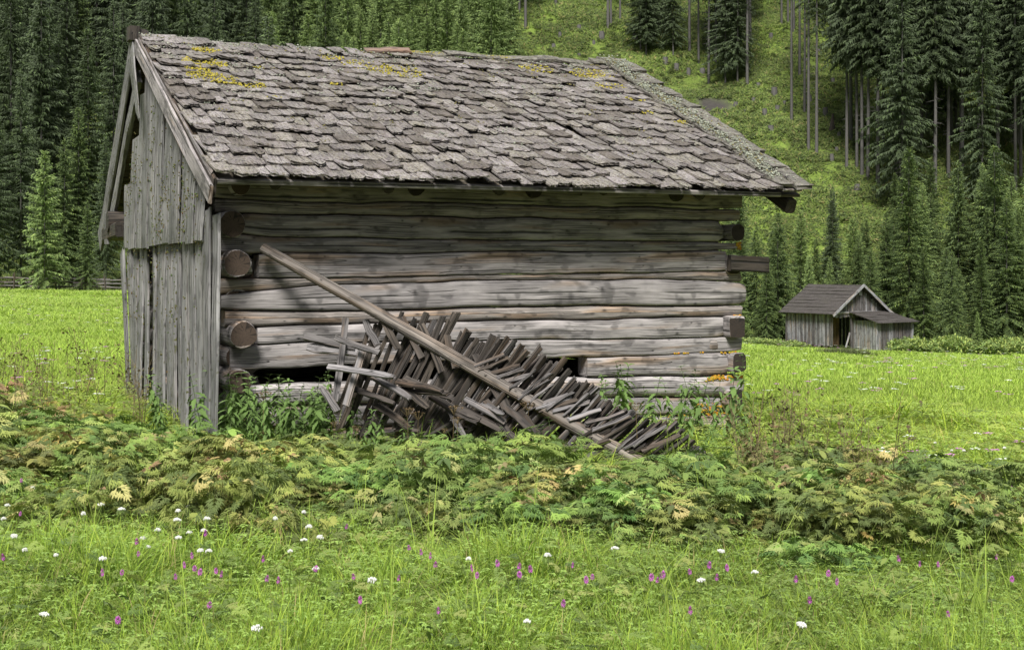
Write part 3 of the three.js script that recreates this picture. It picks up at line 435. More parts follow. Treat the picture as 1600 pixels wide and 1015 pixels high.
// ---------------------------------------------------------------- spruces
const NTH = 'first second third fourth fifth sixth seventh eighth ninth tenth eleventh twelfth thirteenth fourteenth fifteenth sixteenth seventeenth eighteenth nineteenth twentieth twenty-first twenty-second twenty-third twenty-fourth twenty-fifth twenty-sixth'.split(' ');
function spruce(seed, H, base, R, o = {}) {
  const r = rng(seed), { step = 0.36, light = 0.3, droop = 0.5, twig = 0.42, full = 1, tone = [0.038, 0.062, 0.02], tip = [0.085, 0.13, 0.03], fall = 0.35, thin = 1 } = o, pos = [], col = [];
  const tri = (a, b, c, k) => { pos.push(...a, ...b, ...c); const q = 0.7 + 0.6 * r(); for (let i = 0; i < 3; i++) col.push(lerp(tone[0], tip[0], k) * q, lerp(tone[1], tip[1], k) * q, lerp(tone[2], tip[2], k) * q); };
  for (let y = base; y < H * 0.985; y += step * (0.75 + 0.5 * r()) * (0.55 + 0.45 * (1 - (y - base) / (H - base)))) {
    const t = (y - base) / (H - base), prof = (Math.pow(1 - t, 0.82) * 0.96 + 0.04) * sm(-0.25, 0.12, t), nb = Math.round((5 + 2.5 * r()) * full);
    for (let b = 0; b < nb; b++) {
      const az = r() * 6.2832, L = R * prof * (0.55 + 0.6 * r()), dx = Math.cos(az), dz = Math.sin(az), up = lerp(-0.12, 0.75, t) + (r() - 0.5) * 0.2, n = Math.max(2, Math.ceil(L / (twig * 0.5)));
      const Y = (s) => y + L * (up * s - droop * s * s + 0.22 * s * s * s);
      for (let i = 1; i <= n; i++) {
        const s = i / n, px = dx * L * s, pz = dz * L * s, py = Y(s);
        for (const sd of [-1, 1]) {
          if (r() > thin) continue;
          const l = twig * (0.55 + 0.7 * r()) * Math.min(1, 0.45 + L * (1.15 - s)), a = az + sd * (0.55 + 0.5 * r()), ex = px + Math.cos(a) * l, ez = pz + Math.sin(a) * l, ey = py - l * (0.15 + fall * r()), w = l * (0.2 + 0.16 * r()), k = r() < light ? r() : 0.12 * r();
          const s0 = Math.max(0, s - w / L); tri([dx * L * s0, Y(s0), dz * L * s0], [ex, ey, ez], [px + dx * w * 0.3, py, pz + dz * w * 0.3], k);
          if (r() < fall * 1.6) tri([px, py, pz], [px + Math.cos(a) * l * 0.5 + 0.04, py - l * (0.5 + 0.4 * r()), pz + Math.sin(a) * l * 0.5], [px + Math.cos(a) * l * 0.5, py - 0.05, pz + Math.sin(a) * l * 0.5 + 0.05], k * 0.6);
        }
      }
    }
  }
  for (let k = 0; k < 7; k++) { const a = k / 7 * 6.28, y = H - 0.5 * r(); tri([0, y - 0.25, 0], [Math.cos(a) * 0.16, y + 0.1, Math.sin(a) * 0.16], [0, y, 0.03], 0.8); }
  const crown = new THREE.BufferGeometry(); crown.setAttribute('position', new THREE.Float32BufferAttribute(pos, 3)); crown.setAttribute('color', new THREE.Float32BufferAttribute(col, 3)); crown.computeVertexNormals();
  const tr = Math.max(0.045, H * 0.0064), parts = [pole(V(0, -0.6, 0), V(0, H * 0.97, 0), tr, 0.015, r, { sides: 7, seg: 8, rough: 0.05, bend: H * 0.004 })];
  for (let k = 0; k < H * 1.2 && base > 3; k++) { const y = base * (0.35 + 0.65 * r()), a = r() * 6.28, l = 0.3 + 0.9 * r() * (y / base); parts.push(pole(V(0, y, 0), V(Math.cos(a) * l, y - 0.2 * l, Math.sin(a) * l), 0.02, 0.008, r, { sides: 3, seg: 1 })); }
  return { trunk: mergeGeometries(parts), crown, H };
}
const dark = { tone: [0.048, 0.068, 0.03], tip: [0.098, 0.135, 0.047] }, mid = { tone: [0.056, 0.088, 0.026], tip: [0.15, 0.205, 0.045], light: 0.5 }, fresh = { tone: [0.115, 0.17, 0.05], tip: [0.25, 0.33, 0.09], light: 0.55 };
const KIND = {
  tall: [1, 2, 3].map((i) => spruce(100 + i, 25 + i * 1.5, 8 + i, 2.7, { ...dark, step: 0.36, twig: 0.56, droop: 0.55, fall: 0.6 })),
  forest: [1, 2, 3, 4].map((i) => spruce(120 + i, 17 + i * 1.5, 2.2, 2.7 + 0.15 * i, { ...dark, step: 0.36, twig: 0.48, fall: 0.5, tip: [0.095, 0.14, 0.042], light: 0.38 })),
  mid: [1, 2, 3, 4].map((i) => spruce(140 + i, 11 + i * 1.3, 0.5, 2.7 + 0.12 * i, { ...mid, step: 0.27, twig: 0.42 })),
  fresh: [1, 2, 3].map((i) => spruce(160 + i, 8 + i * 1.2, 0.3, 2.1 + 0.1 * i, { ...fresh, step: 0.24, twig: 0.38, droop: 0.4 })),
  sparse: [1, 2].map((i) => spruce(180 + i, 24 + i * 3, 12.5, 1.5, { ...dark, step: 0.55, twig: 0.46, droop: 0.6, fall: 0.6, thin: 0.75 })),
};
const protos = new Map();
function tree(kind, i, p, height, label, group, turn) {
  const g = KIND[kind][i % KIND[kind].length];
  let o = protos.get(g);
  if (!o) { o = thing('spruce_tree', null, 'tree'); part('trunk', g.trunk, M.bark, o); part('crown', g.crown, M.crown, o); protos.set(g, o); }
  else { o = o.clone(); o.name = numbered('spruce_tree'); scene.add(o); delete o.userData.group; }
  o.position.set(...p); o.rotation.y = turn; const k = height / g.H; o.scale.set(k * (0.92 + 0.1 * Math.sin(turn * 7)), k, k * (0.92 + 0.1 * Math.cos(turn * 5)));
  return tag(o, label, 'tree', group);
}
{
  const r = rng(41);
  // single ones that can be told apart: [kind, px of the stem, py of the top, depth, label]
  const ones = [['fresh', 69, 232, 90, 'bright green young spruce before the dark forest edge, behind the rail fence'], ['forest', 32, 104, 97, 'large dark spruce behind the bright young one, with broad drooping crown'], ['mid', 136, 312, 92, 'young spruce just left of the barn gable, shorter than the bright one'], ['mid', 122, 165, 101, 'mid-green spruce between the bright young spruce and the barn roof edge'],
    ['forest', 165, 210, 98, 'dark spruce close behind the barn roof edge on the left'], ['forest', -8, 150, 95, 'dark spruce cut by the left frame edge beside the rail fence'], ['mid', 100, 215, 99, 'mid-green spruce just behind the bright young one, to its right'],
    ['mid', 1421, 226, 89, 'tallest mid-green spruce right behind the shed roof ridge'], ['mid', 1554, 224, 92, 'tall pointed spruce near the right frame edge'], ['mid', 1498, 251, 94, 'narrow spruce half-way between the shed and the right frame edge'], ['mid', 1488, 390, 84, 'small low spruce beside the pale post right of the shed'],
    ['mid', 1534, 372, 86, 'short spruce standing before the tall pointed one at the right'], ['mid', 1216, 330, 90, 'young spruce beside the barn wall just past the projecting beam'], ['fresh', 1252, 326, 93, 'pale green young spruce left of the shed, below the barn eave tip'], ['dark', 1301, 289, 97, 'small dark spruce standing alone below the clear-cut slope'], ['fresh', 1334, 338, 95, 'light green spruce directly behind the shed ridge'],
    ['mid', 1385, 330, 92, 'spruce behind the shed gable peak'], ['mid', 1182, 352, 92, 'spruce cut by the right end of the barn log wall'], ['mid', 1455, 300, 97, 'spruce filling the gap right of the tallest one behind the shed'], ['mid', 1592, 330, 88, 'bushy spruce cut by the right frame edge'], ['fresh', 1528, 486, 76, 'tiny spruce sapling among the bushes at the right meadow edge'], ['mid', 1275, 372, 90, 'low spruce behind the left end of the shed roof'], ['mid', 1360, 385, 88, 'low dark spruce pressing against the shed from behind'], ['mid', 1515, 318, 95, 'slim spruce between the narrow and the tall pointed one']];
  ones.forEach(([k, px, py, d, label], i) => { const x = (px - 800) / 2200 * d, y = groundY(x, d), top = 1.6 - (py - 410) / 2200 * d; tree(k === 'dark' ? 'forest' : k, i, [x, y, -d], top - y, label, null, r() * 6.28); });
  // the close young growth between shed and slope
  for (let d = 87; d < 101; d += 3.2) for (let px = 1166; px < 1640; px += 46) { const X = px + (r() - 0.5) * 30, x = (X - 800) / 2200 * d, e = Math.max(0, edge(x) + 1 - 87), dd = d + e + (r() - 0.5) * 2; if (X > 1235 && X < 1425 && dd < 88) continue; const h = (3 + 5 * r()) * (X > 1400 ? 1.3 : X > 1270 && X < 1390 ? 0.75 : 1); tree(r() < 0.35 ? 'fresh' : 'mid', Math.floor(r() * 9), [(X - 800) / 2200 * dd, groundY((X - 800) / 2200 * dd, dd), -dd], h, 'green young spruce of the close growth along the forest edge behind the shed', 'young spruces along the right forest edge', r() * 6.28); }
  // tall ones left standing on the cleared slope: foot of each stem
  const cleared = [[793, 44, 1], [821, 44, 1], [800, 30, 1], [812, 20, 1], [869, 10, 0], [926, 4, 1], [950, 44, 0], [955, 42, 0], [969, 32, 0], [1001, 81, 2], [1010, 88, 2], [1022, 60, 2], [1040, 52, 2], [1052, 88, 2], [1077, 84, 0], [1092, 98, 0], [1107, 132, 1], [1118, 98, 0], [1134, 132, 2], [1153, 130, 2], [1168, 132, 1], [1173, 68, 1], [1128, 90, 2], [1146, 70, 1], [1222, 39, 0], [1232, 37, 0], [1241, 51, 0], [1300, 68, 1], [1237, 192, 0], [1257, 175, 0], [1264, 235, 0], [1276, 245, 0], [1250, 120, 0]];
  const order = (list, p) => NTH[list.filter((q) => q[0] < p[0] || (q[0] === p[0] && q[1] < p[1])).length];
  cleared.forEach(([px, py, k], i) => { const p = standAt(px, py, 88); if (p) tree(['sparse', 'tall', 'forest'][k], i, p, k === 2 ? 13 + 4 * r() : 20 + 6 * r(), order(cleared.filter((q) => (q[2] === 2) === (k === 2)), [px, py]) + (k === 2 ? ' dark full-crowned spruce from the left on the cleared green slope' : ' bare-stemmed spruce from the left on the cleared green slope'), k === 2 ? 'full-crowned spruces on the cleared slope' : 'bare-stemmed spruces on the cleared slope', r() * 6.28); });
  // the stand at the upper right with its bare stems in front
  const stand = [[1323, 264], [1340, 264], [1347, 276], [1356, 282], [1372, 289], [1401, 292], [1461, 305], [1483, 279], [1587, 302], [1330, 225], [1380, 240], [1425, 250], [1440, 230], [1505, 270], [1530, 280], [1560, 262], [1612, 270]];
  stand.forEach(([px, py], i) => { const p = standAt(px, py, 88); if (p) tree('tall', i, p, 23 + 5 * r(), order(stand, [px, py]) + ' bare grey stem from the left at the front of the upper right stand', 'bare-stemmed spruces at the front of the right stand', r() * 6.28); });
  let n = 0;
  for (let d = 108; d < 150; d += 4.6) for (let px = d < 122 ? 1425 : 1335; px < 1760; px += 2200 / d * 4.6) { const X = px + (r() - 0.5) * 60, dd = d + (r() - 0.5) * 4, x = (X - 800) / 2200 * dd; n++; tree(r() < 0.35 ? 'tall' : 'forest', n, [x, groundY(x, dd), -dd], 17 + 8 * r(), 'dark spruce in the dense stand on the upper right slope', 'spruces of the dense right stand', r() * 6.28); }
  // the wooded slope on the left, up to the cleared part; only those that rise above the barn roof
  for (let d = 112; d < 158; d += 3.6) for (let px = 420; px < 800; px += 2200 / d * 3.1) { const X = px + (r() - 0.5) * 44, dd = d + (r() - 0.5) * 2.5, x = (X - 800) / 2200 * dd, y = groundY(x, dd), h = 7.5 + 5.5 * r(), top = 410 - (y + h - 1.6) / dd * 2200; if (top > 90 || top < -130 || r() < (500 - X) / 160) continue; tree('fresh', n++, [x, y, -dd], h, 'light green young spruce on the slope above the middle of the barn roof', 'young spruces above the barn roof', r() * 6.28); }
  for (let d = 101; d < 160; d += 5.2) for (let px = -150; px < 560; px += 2200 / d * 4.3) {
    const X = px + (r() - 0.5) * 70, dd = d + (r() - 0.5) * 4, x = (X - 800) / 2200 * dd, y = groundY(x, dd), young = X > 470 && d > 114 ? 0.9 : X > 250 && d > 118 ? 0.4 : 0.12, k = r() < young ? (X > 520 ? 'fresh' : 'mid') : 'forest', h = k === 'forest' ? 15 + 8 * r() : k === 'mid' ? 11 + 5 * r() : 7 + 5 * r(), top = 410 - (y + h - 1.6) / dd * 2200;
    if (X > 225 && X < 1000 && top > 85) continue;
    if (y - 1.6 > dd * 0.24 || (X > 440 && d < 150 && k !== 'mid')) continue;
    tree(k, n++, [x, y, -dd], h, k === 'fresh' ? 'light green young spruce on the slope above the middle of the barn roof' : k === 'mid' ? 'mid-green spruce of the wooded slope behind the barn' : 'dark spruce of the dense wood on the left slope', k === 'fresh' ? 'young spruces above the barn roof' : k === 'mid' ? 'mid-green spruces of the left slope' : 'dark spruces of the left slope', r() * 6.28);
  }
  // stumps on the cleared slope
  const sg = mergeGeometries([pole(V(0, -0.2, 0), V(0, 0.4, 0), 0.24, 0.17, r, { sides: 8, seg: 3, rough: 0.2 })]), sp = [[1040, 100], [1057, 110], [1098, 115], [993, 62], [905, 90], [1076, 118], [1165, 175], [1178, 160], [1210, 150], [1205, 205], [1185, 135], [1215, 172], [1226, 165], [1195, 180], [1265, 160], [1302, 130], [1290, 180], [1300, 200], [1312, 215], [928, 70], [905, 45], [875, 60], [1205, 60], [1262, 100], [1280, 85], [1308, 238], [1150, 168], [865, 75], [940, 62], [1340, 300], [1300, 250]];
  let proto; sp.forEach(([px, py]) => { const p = standAt(px, py, 88); if (!p) return; let o; if (!proto) { o = proto = thing('tree_stump', null, 'stump'); part('stump_wood', sg, M.bark, o); } else { o = proto.clone(); o.name = numbered('tree_stump'); scene.add(o); } o.position.set(...p); o.rotation.y = r() * 6; const k = 0.7 + r() * 0.7; o.scale.set(k, k * (0.7 + 0.9 * r()), k); tag(o, 'grey cut stump on the cleared green slope', 'stump', 'stumps on the cleared slope'); });
  const p = standAt(1300, 205, 88); if (p) { const o = thing('snag', 'dark jagged broken stem standing on the cleared slope right of the bare-stemmed spruces', 'dead tree', null, p); part('trunk', pole(V(0, -0.3, 0), V(0.1, 1.5, 0), 0.35, 0.08, r, { sides: 8, seg: 5, rough: 0.3 }), M.beam, o); }
}

// ---------------------------------------------------------------- grass, herbs, weeds, flowers
const buf = () => ({ pos: [], col: [] });
function tri(b, a, c, d, k) { b.pos.push(a.x, a.y, a.z, c.x, c.y, c.z, d.x, d.y, d.z); for (let i = 0; i < 3; i++) b.col.push(...k); }
const done = (b) => { const g = new THREE.BufferGeometry(); g.setAttribute('position', new THREE.Float32BufferAttribute(b.pos, 3)); g.setAttribute('color', new THREE.Float32BufferAttribute(b.col, 3)); g.computeVertexNormals(); return g; };
function blade(b, r, base, az, h, w, lean, k, seg = 3) {
  const d = V(Math.cos(az), 0, Math.sin(az)), s = V(-d.z, 0, d.x); let p0 = base, w0 = w;
  for (let i = 1; i <= seg; i++) { const f = i / seg, p = base.clone().addScaledVector(d, lean * f * f * h).add(V(0, h * (f - 0.35 * lean * f * f), 0)), w1 = w * (1 - f * f); const a = p0.clone().addScaledVector(s, -w0 / 2), c = p0.clone().addScaledVector(s, w0 / 2), e = p.clone().addScaledVector(s, -w1 / 2), g = p.clone().addScaledVector(s, w1 / 2); tri(b, a, c, g, k); if (i < seg) tri(b, a, g, e, k); p0 = p; w0 = w1; }
}
function tuftGeo(seed, n, h, spread, w, seg) { const r = rng(seed), b = buf(); for (let i = 0; i < n; i++) { const a = r() * 6.28, q = spread * Math.sqrt(r()), k = 0.75 + 0.5 * r(); blade(b, r, V(Math.cos(a) * q, -0.02, Math.sin(a) * q), r() * 6.28, h * (0.45 + 0.7 * r()), w * (0.7 + 0.6 * r()), 0.2 + 0.9 * r(), [0.2 * k, 0.26 * k, 0.05 * k], seg); } return done(b); }
// a leaf blade folded along its midrib, with toothed or lobed outline
function leafShape(b, base, dir, nrm, L, W, k, { teeth = 3, deep = 0.35, fold = 0.25, arch = 0.25 } = {}) {
  const d = dir.clone().normalize(), s = V(0, 0, 0).crossVectors(d, nrm).normalize(), n = V(0, 0, 0).crossVectors(s, d), N = teeth * 2 + 1, mid = (f) => base.clone().addScaledVector(d, L * f).addScaledVector(n, -arch * L * f * f);
  for (const sd of [-1, 1]) { let q = mid(0), m0 = mid(0); for (let i = 1; i <= N; i++) { const f = i / N, w = W * Math.sin(Math.PI * Math.pow(f, 0.75)) * (i % 2 ? 1 : 1 - deep), m1 = mid(f), e = mid(Math.min(1, f + (i % 2 ? 0.05 : -0.02))).addScaledVector(s, sd * w).addScaledVector(n, fold * w); tri(b, m0, i === N ? m1 : e, q, k); if (i < N) tri(b, m0, m1, e, k); m0 = m1; q = e; } }
}
function stalk(b, a, c, w, k) { const s = V(w, 0, 0), t = V(0, 0, w); for (const x of [s, t]) { tri(b, a.clone().sub(x), a.clone().add(x), c.clone().add(x.clone().multiplyScalar(0.6)), k); tri(b, a.clone().sub(x), c.clone().add(x.clone().multiplyScalar(0.6)), c.clone().sub(x.clone().multiplyScalar(0.6)), k); } }
// a slim pointed lobe, folded along its midrib
function lobe(b, o, d, nrm, L, W, k) { const s = V(0, 0, 0).crossVectors(d, nrm).normalize(), m = o.clone().addScaledVector(d, L * 0.45).addScaledVector(nrm, -0.05 * L), t = o.clone().addScaledVector(d, L).addScaledVector(nrm, -0.25 * L); for (const q of [-1, 1]) { const e = m.clone().addScaledVector(s, q * W).addScaledVector(nrm, 0.3 * W); tri(b, o, m, e, k); tri(b, e, m, t, k); } }
// feathered ground-cover leaves filling a square: leaflets in pairs, each cut into narrow lobes
const PAL = [[0.165, 0.23, 0.058], [0.22, 0.285, 0.07], [0.11, 0.165, 0.048], [0.31, 0.345, 0.105], [0.38, 0.375, 0.15], [0.45, 0.38, 0.12], [0.27, 0.19, 0.1]];
function herbTile(seed, side, count, h, size, share) {
  const r = rng(seed), b = buf();
  for (let i = 0; i < count; i++) {
    const bx = (r() - 0.5) * side, bz = (r() - 0.5) * side, az = r() * 6.28, out = 0.05 + 0.1 * r(), cl = noise(bx * 5.5 + 40, bz * 5.5 + 40, seed + 9), hh = h * (0.15 + 0.85 * Math.sqrt(r())) * (0.35 + 1.3 * cl), tip = V(bx + Math.cos(az) * out, hh, bz + Math.sin(az) * out), kk = 0.75 + 0.5 * r();
    if (cl < 0.3 && r() < 0.75) continue; let q = r(), pi = 0; while (pi < share.length - 1 && q > share[pi]) q -= share[pi++]; const k = PAL[pi].map((c) => c * kk);
    if (i % 3 === 0) stalk(b, V(bx, -0.03, bz), tip, 0.0022, [0.11 * kk, 0.14 * kk, 0.05 * kk]);
    const d = V(Math.cos(az), -0.5 * r() + 0.1, Math.sin(az)).normalize(), nrm = V((r() - 0.5) * 1.2, 1, (r() - 0.5) * 1.2).normalize(), s = V(0, 0, 0).crossVectors(d, nrm).normalize(), S = size * (0.55 + 0.8 * r());
    if (i % 12 === 1) { for (const w of [-1, 0, 1]) leafShape(b, tip, d.clone().multiplyScalar(w ? 0.5 : 1).addScaledVector(s, w), nrm, S * (0.65 + 0.4 * r()), S * 0.2, k, { teeth: 2, deep: 0.15, fold: 0.25, arch: 0.35 }); continue; }
    for (const [f, w, l] of [[0, -1, 0.75], [0, 1, 0.75], [0.34, -0.9, 0.62], [0.34, 0.9, 0.62], [0.6, -0.8, 0.42], [0.6, 0.8, 0.42], [0.62, 0, 0.7]]) {
      const o = tip.clone().addScaledVector(d, S * f), ld = d.clone().multiplyScalar(w ? 0.65 : 1).addScaledVector(s, w * (0.8 + 0.4 * r())).normalize(), L = S * l, ls = V(0, 0, 0).crossVectors(ld, nrm).normalize();
      lobe(b, o, ld, nrm, L, L * 0.12, k);
      for (const [g, sd, q] of [[0.22, 1, 0.55], [0.22, -1, 0.55], [0.5, 1, 0.42], [0.5, -1, 0.42]]) lobe(b, o.clone().addScaledVector(ld, L * g).addScaledVector(nrm, -0.06 * L), ld.clone().multiplyScalar(0.75).addScaledVector(ls, sd * 0.75).normalize(), nrm, L * q, L * q * 0.17, k);
    }
  }
  return done(b);
}
// a square of turf: blades and small round leaves
function turf(seed, side, blades, h, w, seg, tones, clovers = 0, dryShare = 0.06) {
  const r = rng(seed), b = buf();
  for (let i = 0; i < blades; i++) { const x = (r() - 0.5) * side * 1.15, z = (r() - 0.5) * side * 1.15, c = tones[Math.floor(r() * tones.length)], kk = 0.7 + 0.6 * r(), big = noise(x * 5 / side + 20, z * 5 / side + 20, seed) , k = r() < dryShare ? [0.34 * kk, 0.29 * kk, 0.12 * kk] : c.map((v) => v * kk); blade(b, r, V(x, -0.02, z), r() * 6.28, h * (0.35 + 0.5 * r() + 0.45 * big), w * (0.7 + 0.6 * r()), 0.3 + 1.3 * r(), k, seg); }
  for (let i = 0; i < clovers; i++) { const p = V((r() - 0.5) * side, h * (0.25 + 0.5 * r()), (r() - 0.5) * side), kk = 0.8 + 0.5 * r(), k = [0.24 * kk, 0.35 * kk, 0.075 * kk], t = r() * 6.28, nrm = V((r() - 0.5) * 0.7, 1, (r() - 0.5) * 0.7).normalize(); for (let j = 0; j < 3; j++) { const z = t + j * 2.094; lobe(b, p, V(Math.cos(z), 0.1, Math.sin(z)), nrm, 0.014 + 0.012 * r(), 0.0065, k); } }
  return done(b);
}
const inBarn = (x, d) => { const ux = (x - BX) * Math.cos(TURN) + (d + BZ) * Math.sin(TURN), v = -(x - BX) * Math.sin(TURN) + (d + BZ) * Math.cos(TURN); return ux > 0.0 && ux < 5.6 && v > -0.02 && v < 5.2 ? 1 : 0; };
// the weedy strip: between these two lines of sight on the ground
const low = (px) => { const X = [-300, 0, 150, 300, 450, 600, 800, 1000, 1200, 1400, 1600, 1900], Y = [790, 782, 775, 808, 822, 838, 858, 868, 876, 884, 870, 860]; let i = 0; while (i < X.length - 2 && px > X[i + 1]) i++; return lerp(Y[i], Y[i + 1], (px - X[i]) / (X[i + 1] - X[i])); };
const high = (px) => { const X = [-300, 0, 200, 300, 700, 1100, 1165, 1250, 1400, 1500, 1600, 1900], Y = [650, 655, 700, 744, 762, 796, 772, 756, 790, 806, 826, 850]; let i = 0; while (i < X.length - 2 && px > X[i + 1]) i++; return lerp(Y[i], Y[i + 1], (px - X[i]) / (X[i + 1] - X[i])); };
const strip = (x, d) => { const px = 800 + x / d * 2200, y = 410 + (1.6 - groundY(x, d)) / d * 2200, w = (noise(x * 1.3 + 50, d * 1.3, 61) - 0.5) * 34; return sm(high(px) - 12 + w, high(px) + 14 + w, y) * (1 - sm(low(px) - 14 + w, low(px) + 12 + w, y)); };
{
  const r = rng(53);
  const cols = (c, k) => rgb(c[0] * k, c[1] * k, c[2] * k);
  // squares laid in a fan before the camera, larger and coarser with distance
  const fan = (d0, d1, side, dRef, over, width, fn) => { for (let d = d0; d < d1;) { const k = d / dRef, st = side * k * over, n = Math.ceil(d * width * 2 / st); for (let i = 0; i < n; i++) { const x = -d * width + (i + 0.5 + (r() - 0.5) * 0.7) * st, dd = d + (r() - 0.5) * st * 0.7; fn(x, dd, k); } d += st; } };
  const lay = (x, d, k, sy, c) => { const e = 0.3, n = V(groundY(x - e, d) - groundY(x + e, d), 2 * e, groundY(x, d + e) - groundY(x, d - e)).normalize(), q = new THREE.Quaternion().setFromUnitVectors(V(0, 1, 0), n).multiply(new THREE.Quaternion().setFromAxisAngle(V(0, 1, 0), r() * 6.28)); return [new THREE.Matrix4().compose(V(x, groundY(x, d), -d), q, V(k, sy, k)), c]; };
  const spread = (name, geos, mat, lists, label, cat) => geos.forEach((g, i) => lists[i].length && tag(instances(name, g, mat, lists[i]), label, cat));
  const NT = [[0.23, 0.35, 0.04], [0.27, 0.38, 0.045], [0.18, 0.29, 0.04], [0.32, 0.41, 0.06]];
  const near = [[], [], [], [], []];
  fan(4.6, 17, 0.55, 6.5, 0.8, 0.44, (x, d, k) => { if (inBarn(x, d) || strip(x, d) > 0.75) return; const f = sm(8, 15, d), g = 0.85 + 0.35 * noise(x * 0.8 + 30, d * 0.5, 62); near[Math.floor(r() * 5)].push(lay(x, d, k, (0.8 + 0.45 * r()) * lerp(0.95, 1.15, f), rgb(lerp(1, 1.3, f) * g, lerp(1, 1.22, f) * g, g))); });
  spread('grass', [1, 2, 3, 4, 5].map((i) => mergeGeometries([turf(200 + i, 0.55, 1150, i === 5 ? 0.34 : 0.19 + 0.02 * i, 0.0058, 3, NT, 170), herbTile(270 + i, 0.55, 34, 0.17, 0.055, [0.5, 0.3, 0.1, 0.1])])), M.grass, near, 'bright green grass and clover leaves covering the near meadow', 'grass');
  const far = [[], [], []];
  fan(11, 99, 2.2, 30, 0.8, 0.46, (x, d, k) => { if (inBarn(x, d) || strip(x, d) > 0.4 || d > edge(x) + 1) return; const a = fbm(x * 0.25 + 20, d * 0.12 + 20, 41, 3), g = 0.8 + 0.35 * a + 0.12 * r(); far[Math.floor(r() * 3)].push(lay(x, d, k, 0.75 + 0.4 * r(), rgb(g, g, g))); });
  spread('meadow_grass', [1, 2, 3].map((i) => turf(220 + i, 2.2, 1500, 0.2, 0.02, 2, [[0.315, 0.43, 0.065], [0.345, 0.455, 0.07], [0.28, 0.395, 0.06]], 0, 0.03)), M.grass, far, 'yellow-green mown meadow grass reaching to the forest edge', 'grass');
  // ground-cover leaves of the weedy strip
  const sets = [[], [], [], [], [], []];
  fan(7, 17.5, 0.5, 10, 0.72, 0.44, (x, d, k) => { const e = strip(x, d); if (inBarn(x, d) || r() > e * 1.15 + (d < 10.5 && d > 7.2 ? 0.13 : 0)) return; const p = fbm(x * 0.7 + 30, d * 0.9, 63, 2) + (r() - 0.5) * 0.2, dryish = x < -2.6 && d > 10.5 && r() < 0.45; sets[dryish ? 5 : p > 0.56 ? 3 + (r() < 0.5) : Math.floor(r() * 3)].push(lay(x, d, Math.min(k, 1.15), 0.6 + 0.8 * r(), rgb(0.9 + 0.3 * r(), 0.9 + 0.3 * r(), 0.95))); });
  const green = [0.36, 0.29, 0.26, 0.07, 0.015, 0.003, 0.002], yellow = [0.26, 0.26, 0.14, 0.22, 0.08, 0.025, 0.015], dryMix = [0.2, 0.15, 0.15, 0.12, 0.08, 0.1, 0.2];
  spread('undergrowth', [green, green, green, yellow, yellow, dryMix].map((m, i) => herbTile(230 + i, 0.58, 190, 0.18 + 0.04 * (i % 3), 0.098, m)), M.leaf, sets, 'feathered green and yellowing ground-cover leaves in front of the barn', 'ground cover');
  // dry stems at both ends of the strip
  const dry = (seed) => { const q = rng(seed), b = buf(), k = [0.26, 0.2, 0.11]; const H = 0.75; stalk(b, V(0, -0.03, 0), V(0.05, H, 0), 0.003, k); for (let i = 0; i < 9; i++) { const y = H * (0.3 + 0.7 * q()), a = q() * 6.28, l = 0.05 + 0.12 * q(), e = V(0.05 * y / H + Math.cos(a) * l, y + l * 0.8, Math.sin(a) * l); stalk(b, V(0.05 * y / H, y, 0), e, 0.002, k); for (let j = 0; j < 3; j++) leafShape(b, e, V(q() - 0.5, q() - 0.3, q() - 0.5), V(0, 1, 0.2), 0.03, 0.012, [0.22, 0.15 + 0.1 * q(), 0.07], { teeth: 1 }); } return done(b); };
  const ds = []; for (let i = 0; i < 110; i++) { const L = r() < 0.6, px = L ? -60 + 290 * r() : 1165 + 300 * r() * r(), py = L ? 605 + 95 * r() : high(px) - 10 + 45 * r(), p = standAt(px, py); if (!p || inBarn(p[0], -p[2])) continue; ds.push([M4(...p, r() * 6.28, 0.6 + 0.6 * r(), (r() - 0.5) * 0.4, (r() - 0.5) * 0.4), cols([1, 1, 1], 0.4 + 0.6 * r())]); }
  tag(instances('dry_weeds', dry(241), M.leaf, ds), 'thin brown dried weed stems at both sides of the barn', 'dry weeds');
  // taller grass standing up along the strip and here and there in the near meadow
  const tall = []; for (let i = 0; i < 330; i++) { const d = 5 + 8 * r(), x = (r() * 2 - 1) * d * 0.43, e = strip(x, d); if (inBarn(x, d) || (e > 0.9 && r() < 0.75) || (e < 0.05 && r() < 0.6)) continue; const g = 0.9 + 0.9 * r(); tall.push([M4(x, groundY(x, d), -d, r() * 6.28, 0.8 + 0.5 * r(), 0, 0, 0.7 + 0.6 * r()), rgb(g, g * 1.05, g * 0.9)]); }
  tag(instances('tall_grass', tuftGeo(245, 16, 0.5, 0.07, 0.006, 4), M.grass, tall), 'taller arching grass tufts between meadow and weedy strip', 'grass');
  // brush on the cleared slope and bushes along the forest edge
  const br = [[], [], []]; for (let t = 0.8; t < 74; t += 1.55) for (let px = -120; px < 1720; px += 2200 / (92 + t) * 1.7) { const x0 = (px - 800) / 2200 * (92 + t), d = edge(x0) + t + (r() - 0.5), x = x0 + (r() - 0.5) * 1.2; if (scar(x, d) > 0.5 || (px > 240 && px < 780 && t < 16)) continue; const a = fbm(x * 0.22 + 30, d * 0.22, 44, 3), g = (a > 0.5 ? 1.1 : 0.85) * (0.75 + 0.5 * r()); br[Math.floor(r() * 3)].push(lay(x, d, 0.75 + 0.4 * r(), 0.5 + 0.8 * r() * r(), rgb(g, g, g))); }
  spread('hillside_brush', [1, 2, 3].map((i) => turf(250 + i, 2.6, 420, 0.42, 0.1, 2, [[0.15, 0.215, 0.045], [0.18, 0.245, 0.05], [0.13, 0.19, 0.042], [0.21, 0.24, 0.07], [0.08, 0.115, 0.035]], 0, 0.04)), M.grass, br, 'grass and low brush covering the cleared slope', 'brush');
